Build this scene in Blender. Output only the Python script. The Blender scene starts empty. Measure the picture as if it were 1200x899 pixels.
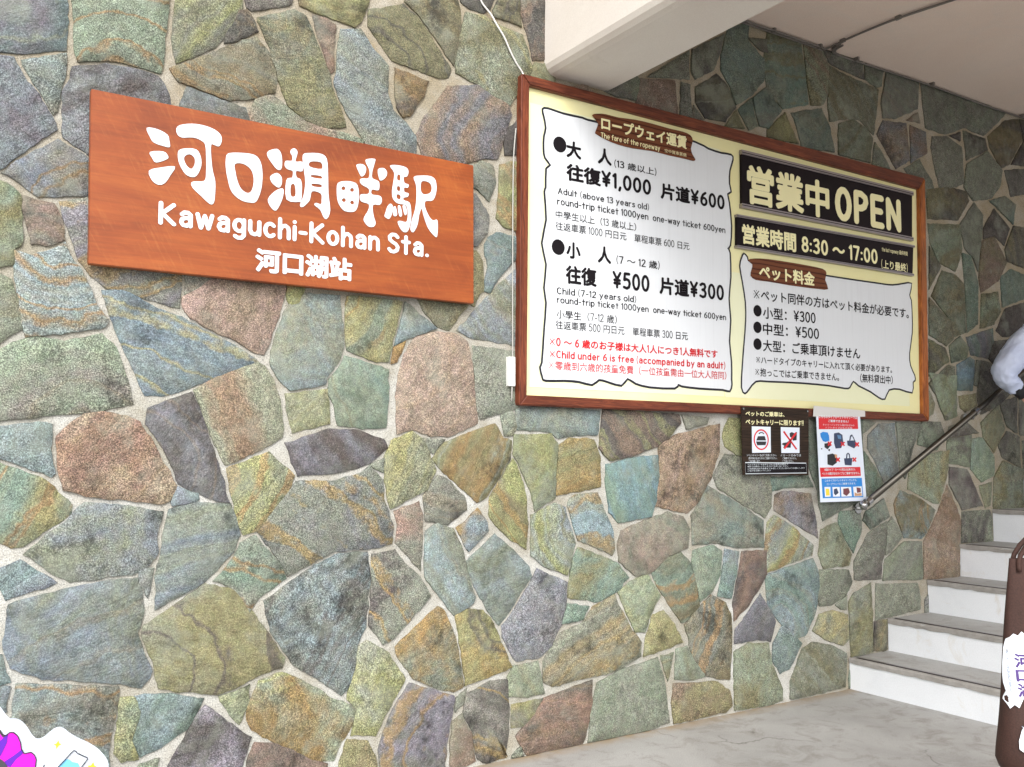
import bpy, bmesh, math, random
from mathutils import Vector, Matrix, noise
R = math.radians
sc = bpy.context.scene
col = sc.collection
# ------------------------------------------------------------------ camera
PITCH, YAW = R(4.1158778), R(32.6428783)
CAM = Vector((0, -3.74127, 1.4))
cam = bpy.data.cameras.new('camera'); cam.lens = 33.352; cam.sensor_width = 36
cam.clip_start = 0.05; cam.clip_end = 5000
co = bpy.data.objects.new('camera', cam); col.objects.link(co)
co.location = CAM; co.rotation_euler = (R(90) + PITCH, 0, -YAW)
sc.camera = co
# ------------------------------------------------------------------ sky and sun (bright overcast)
SUN_EL, SUN_AZ = R(40), R(212)      # azimuth clockwise from +Y
w = bpy.data.worlds.new('World'); sc.world = w; w.use_nodes = True
nt = w.node_tree; nt.nodes.clear()
sky = nt.nodes.new('ShaderNodeTexSky'); sky.sky_type = 'NISHITA'; sky.sun_disc = False
sky.sun_elevation = SUN_EL; sky.sun_rotation = SUN_AZ; sky.dust_density = 4; sky.air_density = 1.0
hs = nt.nodes.new('ShaderNodeHueSaturation'); hs.inputs['Saturation'].default_value = 0.14
bg = nt.nodes.new('ShaderNodeBackground'); bg.inputs['Strength'].default_value = 0.15
wo = nt.nodes.new('ShaderNodeOutputWorld')
nt.links.new(sky.outputs[0], hs.inputs['Color']); nt.links.new(hs.outputs[0], bg.inputs['Color']); nt.links.new(bg.outputs[0], wo.inputs[0])
sl = bpy.data.lights.new('sun', 'SUN'); sl.energy = 0.55; sl.angle = R(24); sl.color = (1.0, 0.965, 0.91)
so = bpy.data.objects.new('sun', sl); col.objects.link(so)
sd = Vector((math.sin(SUN_AZ) * math.cos(SUN_EL), math.cos(SUN_AZ) * math.cos(SUN_EL), math.sin(SUN_EL)))
so.rotation_euler = sd.to_track_quat('Z', 'Y').to_euler(); so.location = sd * 30
sc.view_settings.view_transform = 'Standard'; sc.view_settings.look = 'None'
sc.view_settings.gamma = 1; sc.view_settings.exposure = 1.08
STONES = '''\
PBg+ 196,2812 236,2820 303,2832 445,2875 448,2966 446,3080 189,3011
NGu+ 474,2989 478,2876 493,2844 611,2874 695,2869 781,2862 791,2907 792,3027 802,3106 805,3176 468,3085
NY+ 827,3078 827,2992 843,2919 899,2953 989,3018 1014,3046 1055,3127 1093,3199 1087,3251 837,3184
DU+ 1035,3086 1031,3041 1057,3052 1156,3120 1147,3150 1110,3194 1084,3188
NOu+ 853,2844 902,2838 985,2821 1053,2808 1157,2843 1232,2881 1240,2928 1211,3030 1152,3092 1032,3019 900,2932 820,2886
PB+ 211,2383 250,2397 335,2489 409,2558 424,2572 407,2613 363,2683 320,2729 277,2802 197,2792
BG+ 326,2762 370,2700 414,2630 424,2640 433,2706 445,2780 446,2857 311,2802
DP+ 467,2769 447,2716 446,2628 452,2550 540,2497 671,2606 809,2682 820,2735 814,2785 773,2844 680,2853 589,2849 476,2811
BN+ 863,2752 906,2667 1074,2663 1128,2744 1114,2785 1054,2791 952,2814 890,2826
BNu+ 298,2367 340,2342 375,2316 541,2347 551,2358 537,2480 431,2530 303,2429 264,2384
GY+ 223,2043 262,2047 302,2060 303,2118 323,2131 323,2231 314,2315 286,2338 252,2352 212,2361
RN 328,2278 340,2226 360,2147 408,2141 460,2171 454,2241 425,2292 372,2296 331,2310
NPu 484,2190 519,2099 560,2048 613,2010 718,1991 803,1970 873,1955 876,2072 886,2156 552,2342 541,2333 449,2303
RN 898,2003 922,2018 990,2071 985,2117 895,2099
GBu 305,2076 318,1993 339,1865 354,1809 516,1840 610,1862 616,1886 578,1939 539,2030 494,2097 464,2152 416,2119 362,2097 307,2107
GN 233,1768 271,1785 336,1835 339,1865 316,1940 294,2006 263,2018 224,2022
GN 242,1505 281,1510 414,1531 554,1545 713,1581 697,1652 673,1723 649,1785 603,1830 475,1798 391,1808 311,1780 272,1755 234,1738
BSy 647,1857 694,1756 738,1670 759,1614 820,1616 898,1639 954,1666 1060,1708 1178,1761 1161,1777 1091,1820 990,1860 884,1915 796,1941 726,1976 658,2000 602,1993
RK 890,1990 892,1957 924,1918 1007,1874 1091,1845 1173,1799 1208,1792 1233,1846 1267,1953 1292,2065 1296,2096 1035,2105
YU 1306,2026 1320,2006 1356,2017 1373,2081 1305,2088
RG 982,1530 1016,1448 1051,1382 1064,1353 1101,1365 1185,1403 1289,1459 1293,1510 1273,1622 1249,1691 1213,1741 1178,1756 1094,1718 1011,1681 939,1637
PD 769,1510 809,1447 858,1366 891,1281 964,1243 1038,1212 1075,1207 1061,1265 1026,1373 991,1456 965,1547 923,1624 852,1597 775,1563
RK 465,1452 470,1398 472,1338 491,1269 563,1244 635,1231 739,1220 831,1206 861,1221 876,1269 851,1326 811,1390 778,1454 739,1510 671,1536 611,1547 554,1534 512,1506 485,1479
B 246,1384 285,1380 325,1365 386,1342 448,1315 455,1323 438,1414 444,1444 443,1497 401,1500 282,1484 243,1476
YTu 256,1099 295,1090 335,1069 362,1072 441,1127 515,1185 518,1207 471,1254 428,1300 353,1331 286,1354 247,1362
BG 488,1140 428,1090 376,1041 431,1001 466,969 522,942 586,941 643,949 731,954 791,978 816,1024 809,1080 830,1172 710,1198 564,1212 529,1184
B 865,1221 870,1197 964,1218 964,1235 886,1261
GB 845,1110 835,1031 818,937 821,818 902,859 988,901 1035,946 1100,1008 1122,1073 1110,1131 1084,1193 941,1203 859,1177
YNu 1095,1231 1118,1131 1141,1080 1196,1086 1225,1127 1268,1185 1320,1243 1341,1303 1282,1355 1237,1394 1143,1359 1072,1332
GTu 1109,982 1060,928 1036,905 1069,895 1128,849 1172,780 1209,826 1265,864 1312,894 1298,937 1227,1017 1188,1065 1135,1041
B 261,949 301,932 321,894 360,905 434,922 471,938 439,962 398,991 357,1020 298,994 260,986
NP 766,904 786,864 796,902 803,961 757,964
BN 325,792 321,713 349,659 376,641 444,611 547,591 698,560 772,539 801,566 805,589 776,662 748,735 762,764 772,818 763,881 747,929 658,928 572,919 434,896 332,871
GYd 773,725 791,684 823,602 837,527 902,506 973,493 1046,471 1111,487 1194,517 1236,532 1305,545 1314,577 1242,685 1198,747 1146,818 1095,867 996,891 872,809 781,755
BNu 359,550 355,493 308,329 355,278 664,222 670,266 661,320 673,401 689,474 691,542 583,560 478,581 364,596
B 273,615 312,606 338,610 308,700 270,712
B 276,518 328,511 338,588 273,600
YG 695,397 690,315 713,281 764,280 748,328 740,360 761,402 767,448 751,500 707,502
TB 775,446 772,408 751,366 748,332 779,285 809,295 884,329 937,360 975,410 994,458 880,494 758,502
DP 976,394 945,343 886,244 857,156 1144,103 1151,183 1166,228 1182,286 1081,370 1007,433
YG 1105,391 1139,353 1171,414 1174,483 1063,457
GN 738,178 827,162 840,263 780,254
GUy 1177,340 1207,307 1337,224 1463,153 1528,142 1564,213 1610,274 1628,336 1515,395 1422,459 1306,520 1220,497 1179,421 1172,357
RD 1183,217 1161,100 1474,42 1500,130 1427,167 1293,244 1203,262
DN+ 1114,3213 1132,3200 1176,3220 1298,3272 1302,3318 1100,3263
OY+ 1335,3280 1387,3266 1502,3258 1581,3244 1611,3275 1640,3350 1650,3411 1325,3324
OG+ 1178,3130 1215,3058 1254,2931 1292,2839 1366,2790 1461,2771 1543,2796 1527,2858 1487,2934 1467,3014 1427,3098 1388,3182 1359,3235 1312,3246 1159,3175
KG+ 1132,2762 1151,2677 1608,2686 1628,2741 1558,2761 1461,2762 1367,2776 1292,2821 1228,2862 1157,2838
DR+ 1407,3196 1447,3103 1477,3016 1486,3028 1489,3150 1493,3227 1454,3245 1397,3245
BN+ 1513,3156 1510,3061 1497,2964 1527,2905 1577,2821 1637,2747 1689,2661 1833,2666 1880,2732 1880,2810 1831,2860 1768,2906 1736,2986 1745,3105 1694,3141 1652,3189 1611,3237 1522,3215
Od+ 1651,3266 1703,3202 1766,3138 1872,3123 2002,3107 2052,3123 2058,3165 2013,3215 1957,3292 1891,3356 1816,3401 1722,3362 1651,3334
DU+ 1789,2929 1821,2892 1852,2903 1916,3004 1942,3074 1851,3089 1782,3098
NO+ 1832,3420 1913,3361 1979,3298 2035,3230 2074,3189 2097,3275 2113,3371 2107,3441 2084,3528 1847,3464
OGy+ 2113,3330 2091,3213 2092,3152 2183,3131 2300,3079 2384,3059 2458,3169 2508,3255 2483,3356 2452,3412 2372,3425 2300,3438 2229,3457 2142,3450
D+ 2118,3496 2159,3480 2240,3476 2270,3504 2312,3589 2107,3534
Od+ 2300,3475 2372,3472 2446,3464 2440,3527 2434,3611 2336,3585 2294,3500
RD+ 2452,3530 2473,3460 2502,3392 2520,3311 2648,3346 2649,3679 2452,3626
RP+ 1992,2990 1927,2898 1885,2811 1939,2703 2116,2723 2231,2773 2313,2787 2360,2919 2391,3008 2378,3048 2300,3084 2218,3118 2137,3091 2047,3077
D+ 2354,2856 2360,2810 2433,2828 2433,2996 2366,2920
OG+ 2483,3175 2520,3183 2648,3231 2648,3318 2533,3292
NG 2151,2628 2208,2622 2266,2575 2289,2629 2301,2672 2289,2741 2231,2757 2150,2708
NP 2152,2348 2197,2354 2255,2421 2266,2504 2196,2590 2151,2588
OYu 2325,2593 2313,2500 2349,2464 2439,2450 2439,2787 2397,2780 2331,2753
TB 2278,2409 2249,2365 2249,2330 2267,2261 2244,2149 2273,2146 2314,2206 2385,2284 2439,2331 2439,2419 2313,2423
O 2140,2317 2141,2100 2187,2074 2215,2131 2238,2148 2232,2278 2197,2324
NB 2373,2222 2267,2121 2164,2013 2108,1950 2176,1925 2302,1913 2518,1896 2518,2288 2439,2279
GN 2199,1710 2205,1593 2228,1554 2303,1575 2385,1592 2438,1619 2439,1866 2291,1878 2187,1881
GB 1272,1901 1243,1803 1240,1751 1276,1692 1321,1654 1394,1666 1468,1682 1477,1709 1532,1792 1551,1848 1540,1956 1529,2055 1378,2051 1352,2004 1320,2010 1298,1973
YGu 1560,1912 1570,1831 1699,1792 1759,1791 1788,1937 1818,2052 1696,2061 1567,2058
BG 1819,1958 1794,1867 1861,1904 1988,1951 1891,2020 1839,2054
ON 1944,2015 1999,1962 2059,1951 2153,2071 1901,2079
U 1779,1787 1800,1797 1840,1879 1789,1853
K 1841,1828 1811,1732 1801,1639 1808,1481 1875,1501 1970,1474 2056,1470 2166,1514 2205,1534 2188,1690 2176,1807 2153,1904 2086,1934 1999,1933 1892,1906
GT 1533,1747 1496,1701 1487,1656 1516,1594 1532,1514 1643,1502 1747,1508 1760,1647 1754,1753 1649,1780 1556,1798
GY 1314,1563 1338,1481 1406,1499 1489,1522 1488,1593 1478,1656 1308,1632
DP 1331,1381 1363,1307 1568,1318 1674,1353 1758,1417 1742,1449 1623,1488 1489,1491 1312,1433
G 1719,1321 1734,1316 1743,1371 1684,1344
GY 1751,1380 1749,1279 1775,1160 1846,1190 1950,1239 1992,1323 1960,1389 1927,1454 1875,1487 1783,1444
N 1965,1403 1981,1398 2034,1450 1927,1459
OUg 2024,1322 2145,1225 2212,1175 2257,1194 2315,1270 2385,1368 2391,1448 2349,1457 2303,1526 2166,1485 2034,1436 1981,1370
NPu 1320,1235 1259,1168 1204,1077 1307,945 1325,906 1433,954 1525,992 1668,993 1777,1006 1786,1087 1745,1179 1734,1280 1674,1335 1645,1308 1511,1274 1355,1277
ND 1940,1155 1951,1099 2058,1081 2151,1139 2145,1187 2057,1274 2003,1294 1940,1211
NR 1815,1086 1802,1009 1833,984 1919,888 1926,989 1928,1118 1909,1175 1796,1141
GB 1944,951 1948,858 1995,790 2038,740 2093,679 2191,722 2202,745 2158,844 2129,968 2080,1056 2004,1081 1951,1052
BG 2174,842 2230,743 2281,662 2327,610 2385,672 2438,746 2503,819 2492,858 2397,949 2304,1019 2157,905
BU 2146,987 2168,957 2263,1038 2258,1077 2212,1137 2107,1055
YOu 2275,1115 2309,1066 2397,993 2470,955 2480,1068 2474,1198 2444,1288 2403,1363 2350,1290 2280,1193
G 2361,1477 2397,1478 2420,1518 2397,1587 2338,1566
NBd 1241,760 1268,674 1304,628 1358,547 1468,474 1561,406 1584,416 1618,507 1625,594 1662,669 1671,748 1684,880 1669,975 1544,977 1488,954 1406,916 1300,847 1231,807
DNu 1695,808 1682,672 1751,593 1791,603 1851,660 1969,768 1916,855 1849,914 1797,976 1698,960
YG 1617,490 1590,381 1638,335 1610,235 1716,219 1745,271 1794,344 1848,430 1802,494 1762,552 1673,606 1635,584
NU 1817,528 1894,429 2009,369 2094,344 2138,361 2104,542 2071,639 2039,697 2007,719 1807,565
YUd 2137,473 2154,367 2282,390 2391,415 2339,517 2293,617 2236,684 2169,695 2103,673
PNu 1804,316 1755,217 1736,150 1748,4 2064,4 2043,28 2053,134 2073,222 2089,321 1988,358 1874,405
O 1548,28 1738,4 1712,128 1678,194 1592,212 1556,112
G 2100,260 2138,287 2154,341 2105,310
NDu 2143,249 2188,159 2216,34 2260,4 2374,4 2356,4 2373,102 2379,215 2373,355 2282,361 2160,321
RN 2076,112 2080,21 2161,15 2199,27 2182,132 2133,237 2090,211
P 2350,554 2385,492 2420,440 2551,440 2612,487 2674,580 2700,689 2707,774 2626,805 2540,846 2516,803 2456,729 2397,651 2344,598
GB 2420,1508 2603,1498 2666,1468 2729,1481 2900,1488 2914,1599 2769,1606 2517,1610 2420,1598
GY 2408,1388 2468,1288 2504,1217 2528,1127 2639,1184 2644,1316 2656,1439 2616,1480 2414,1478
OU 2655,1199 2728,1204 2917,1229 2912,1377 2873,1459 2729,1465 2668,1429
DRo 2924,1504 2915,1419 2979,1361 3089,1376 3289,1431 3363,1476 3454,1555 3439,1594 2941,1610
N 3499,1524 3639,1552 3655,1582 3470,1589
ST 2954,1229 2977,1101 3031,1049 3241,1073 3270,1135 3294,1277 3288,1379 3117,1365 2955,1334
RK 3301,1277 3270,1124 3491,1081 3584,1148 3664,1260 3731,1409 3734,1548 3408,1482 3306,1431
Y 3764,1479 3779,1433 3860,1386 3909,1386 3914,1575 3815,1585 3782,1537
NG 3711,1214 3903,1117 4077,1037 4130,1092 4133,1206 4130,1386 3892,1368 3778,1386 3688,1271
TN 3583,1126 3524,1060 3533,912 3673,917 3864,880 4064,873 4059,1015 3870,1115 3647,1213
NK 3025,941 3035,856 3138,777 3222,786 3280,814 3368,869 3488,900 3502,994 3460,1060 3357,1083 3198,1048 3051,1003
YBo 2506,918 2576,864 2707,815 2756,955 2725,1048 2696,1129 2639,1151 2506,1097
GBu 2753,1047 2778,976 2869,942 2986,893 2999,911 2989,1017 2934,1113 2897,1196 2766,1191 2717,1151
OT 2754,884 2728,804 2719,703 2893,668 3038,714 3055,749 3089,773 3015,849 2895,894 2780,935
TOu 3293,704 3364,612 3444,517 3496,534 3570,594 3545,707 3509,820 3442,874 3339,847 3244,788
GT 3527,819 3548,729 3581,617 3664,659 3721,739 3739,863 3672,898 3533,878
TB 3743,738 3711,635 3798,611 3841,731 3863,850 3767,871
DR 3864,729 3820,584 3830,492 3922,552 4029,648 4082,714 4080,847 3896,852
YG 3080,594 3135,501 3190,494 3234,580 3292,666 3215,774 3110,750 3030,703
T 2799,591 2831,647 2715,670 2683,588
NUg 2577,324 2624,300 2787,314 2943,315 3050,338 3158,378 3166,446 3107,507 3040,618 3000,688 2869,642 2801,566 2677,538 2614,472 2571,413
Y 3200,456 3192,374 3361,399 3446,419 3392,509 3320,581 3251,568
ONu 3497,414 3523,323 3612,227 3689,200 3780,183 3799,336 3803,506 3760,587 3659,635 3545,561 3469,499
DP 3884,364 4000,374 4106,352 4146,456 4089,538 4031,610 3920,504 3832,433 3831,367
GO 3822,15 4057,10 4190,18 4187,83 4146,158 4105,221 4083,338 3933,354 3822,320
OR 3371,115 3387,13 3487,14 3748,20 3793,45 3779,123 3688,179 3390,207
GO 3395,232 3521,216 3601,222 3522,312 3479,386 3407,380
GO 3319,304 3344,239 3362,288 3382,364 3302,357
GN 2852,147 2838,5 2993,4 3212,8 3345,25 3332,120 3312,251 3273,349 3050,322 2892,276
RD 2575,246 2514,176 2422,96 2449,53 2481,4 2610,4 2797,7 2817,42 2854,187 2855,291 2636,257
YN 2397,146 2455,139 2514,178 2560,245 2397,239
G 2376,369 2385,283 2467,272 2572,275 2560,345 2539,420 2408,413
N 2397,4 2455,4 2443,41 2397,12
N 4951,1517 4986,1531 5066,1579 4948,1591
BN 4994,1424 5063,1345 5135,1226 5175,1185 5285,1250 5271,1424 5257,1576 5112,1570 5005,1502
TN 4961,1138 5026,1123 5129,1199 5055,1303 4960,1397
NT 4464,1298 4528,1173 4535,1098 4565,1000 4720,1052 4934,1112 4940,1593 4458,1584
RP 4159,1073 4312,998 4513,903 4499,1025 4462,1153 4246,1177 4166,1154
TG 4145,1181 4247,1200 4479,1199 4447,1259 4126,1251
YBu 4071,828 4085,729 4234,761 4465,805 4476,854 4328,956 4154,1041 4102,1001
TB 4089,545 4189,444 4309,349 4390,353 4476,475 4514,606 4508,704 4468,778 4233,738 4076,708
GO 4521,802 4563,722 4779,727 4807,785 4737,888 4682,978 4552,946
TN 4706,980 4779,863 4831,799 4913,933 4901,1046 4718,1040
TN 4933,984 5002,932 5183,1000 5129,1105 4961,1034
GD 4841,634 5077,625 5126,793 5159,964 4976,902 4839,743
GN 5139,769 5178,780 5306,873 5208,993 5168,946
BOu 5256,998 5331,864 5507,849 5553,878 5658,1021 5519,1094 5306,1153 5238,1075
NG 5111,615 5489,594 5501,612 5501,824 5330,832 5138,738
RK 5672,980 5532,822 5520,593 5896,567 5917,805 5936,931 5905,1013 5804,1177
GO 5385,1168 5654,1068 5700,1067 5799,1243 5831,1408 5624,1381 5400,1286
NG 5312,1290 5353,1238 5447,1438 5539,1576 5283,1583
GN 5497,1452 5695,1414 5789,1496 5747,1591 5549,1590
GOn 5719,1761 5805,1611 5928,1639 5936,1905 5645,1913
O 5978,1695 6033,1673 6160,1720 6152,1792 5970,1769
GD 5818,1425 5837,1330 6060,1300 6097,1510 5821,1479
DN 5822,1496 6174,1531 6041,1595 5850,1564
GO 6240,1496 6357,1400 6494,1558 6430,1721 6216,1598
TG 6077,1285 6191,1197 6342,1239 6350,1365 6210,1496 6101,1481
ND 5828,1184 5963,1017 6189,1039 6029,1280 5835,1296
DG 5945,801 6293,794 6302,931 6275,1001 5962,997
GO 6231,1023 6290,1036 6313,1188 6169,1163
GO 6326,1032 6406,548 6692,1020 6709,1273 6458,1333 6351,1221
DG 6460,1364 6678,1294 6679,1503 6525,1543 6417,1441
ND 6532,1580 6645,1536 6663,1788 6450,1742
ND 6686,1526 6993,1505 7016,1818 6700,1807
DG 6720,1035 6957,1028 6991,1474 6723,1473
GN 4512,611 4518,509 4627,506 4759,557 4811,626 4784,693 4534,710
G 4702,475 4756,470 4759,540 4668,500
GY 4563,316 4713,263 4768,292 4758,433 4625,469 4516,452 4458,372
TB 4118,243 4181,168 4251,183 4358,311 4210,430 4129,335
NOg 4258,17 4497,14 4723,25 4746,205 4618,268 4456,304 4364,274 4261,108
GO 4784,502 4788,352 4792,192 4982,196 4992,421 4983,598 4821,547
NG 5029,382 5309,395 5462,408 5472,484 5448,564 5038,590
DO 5001,200 5126,190 5138,367 5018,365
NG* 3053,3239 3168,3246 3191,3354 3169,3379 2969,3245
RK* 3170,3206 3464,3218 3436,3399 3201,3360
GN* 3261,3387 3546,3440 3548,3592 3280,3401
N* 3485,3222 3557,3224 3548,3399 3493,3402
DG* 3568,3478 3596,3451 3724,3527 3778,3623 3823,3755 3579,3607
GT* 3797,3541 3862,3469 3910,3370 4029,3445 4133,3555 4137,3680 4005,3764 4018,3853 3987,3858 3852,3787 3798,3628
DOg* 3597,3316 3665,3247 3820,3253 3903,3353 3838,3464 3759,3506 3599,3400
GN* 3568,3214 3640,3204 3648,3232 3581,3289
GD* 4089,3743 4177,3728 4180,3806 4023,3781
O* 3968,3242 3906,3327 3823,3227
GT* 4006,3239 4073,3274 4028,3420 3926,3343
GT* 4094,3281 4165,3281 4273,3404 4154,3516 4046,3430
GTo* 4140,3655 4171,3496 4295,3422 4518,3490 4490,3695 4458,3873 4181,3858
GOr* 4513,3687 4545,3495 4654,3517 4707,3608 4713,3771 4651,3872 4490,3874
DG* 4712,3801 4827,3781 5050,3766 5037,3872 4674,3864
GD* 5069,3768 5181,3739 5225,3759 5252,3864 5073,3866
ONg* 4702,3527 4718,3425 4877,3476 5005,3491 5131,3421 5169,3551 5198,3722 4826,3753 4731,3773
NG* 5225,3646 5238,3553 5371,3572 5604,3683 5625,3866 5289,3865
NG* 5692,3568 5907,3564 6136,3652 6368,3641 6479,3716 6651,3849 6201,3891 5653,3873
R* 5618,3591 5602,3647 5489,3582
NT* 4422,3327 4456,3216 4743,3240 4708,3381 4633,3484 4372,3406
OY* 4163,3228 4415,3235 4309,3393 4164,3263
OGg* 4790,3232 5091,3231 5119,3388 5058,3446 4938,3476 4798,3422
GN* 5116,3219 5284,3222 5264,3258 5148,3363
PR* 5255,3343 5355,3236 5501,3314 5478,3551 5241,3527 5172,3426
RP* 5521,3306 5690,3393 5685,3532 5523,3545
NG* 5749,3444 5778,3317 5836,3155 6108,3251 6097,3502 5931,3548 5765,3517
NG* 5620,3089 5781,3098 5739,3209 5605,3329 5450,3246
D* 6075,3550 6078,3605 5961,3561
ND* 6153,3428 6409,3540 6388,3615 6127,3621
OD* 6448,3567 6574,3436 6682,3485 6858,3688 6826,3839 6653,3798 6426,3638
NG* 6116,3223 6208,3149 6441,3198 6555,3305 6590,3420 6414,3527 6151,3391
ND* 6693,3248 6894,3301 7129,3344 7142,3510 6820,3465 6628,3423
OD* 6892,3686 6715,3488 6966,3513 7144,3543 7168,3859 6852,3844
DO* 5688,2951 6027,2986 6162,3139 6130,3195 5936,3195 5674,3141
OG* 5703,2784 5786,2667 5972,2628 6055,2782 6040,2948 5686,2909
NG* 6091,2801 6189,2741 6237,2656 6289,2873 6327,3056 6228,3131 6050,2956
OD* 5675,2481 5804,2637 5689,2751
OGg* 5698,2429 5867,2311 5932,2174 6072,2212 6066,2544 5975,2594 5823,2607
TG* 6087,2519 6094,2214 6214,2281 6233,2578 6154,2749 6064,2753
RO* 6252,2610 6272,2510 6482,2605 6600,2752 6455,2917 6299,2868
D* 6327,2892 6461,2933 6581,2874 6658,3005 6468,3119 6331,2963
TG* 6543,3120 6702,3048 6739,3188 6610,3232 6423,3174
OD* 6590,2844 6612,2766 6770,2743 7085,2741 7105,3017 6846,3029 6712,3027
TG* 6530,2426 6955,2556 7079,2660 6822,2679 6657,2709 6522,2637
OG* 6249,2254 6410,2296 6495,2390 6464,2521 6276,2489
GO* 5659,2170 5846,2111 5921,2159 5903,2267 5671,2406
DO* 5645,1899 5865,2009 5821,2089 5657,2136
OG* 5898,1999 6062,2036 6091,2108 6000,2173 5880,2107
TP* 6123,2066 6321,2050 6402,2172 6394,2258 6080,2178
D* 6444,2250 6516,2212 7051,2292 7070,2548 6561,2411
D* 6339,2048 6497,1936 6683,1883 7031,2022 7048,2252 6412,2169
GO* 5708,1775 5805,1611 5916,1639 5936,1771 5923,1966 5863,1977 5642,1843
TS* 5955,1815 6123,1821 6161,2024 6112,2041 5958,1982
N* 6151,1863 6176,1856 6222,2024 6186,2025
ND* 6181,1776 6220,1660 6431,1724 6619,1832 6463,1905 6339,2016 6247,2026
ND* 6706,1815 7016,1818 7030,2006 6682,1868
'''.splitlines()
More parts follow.
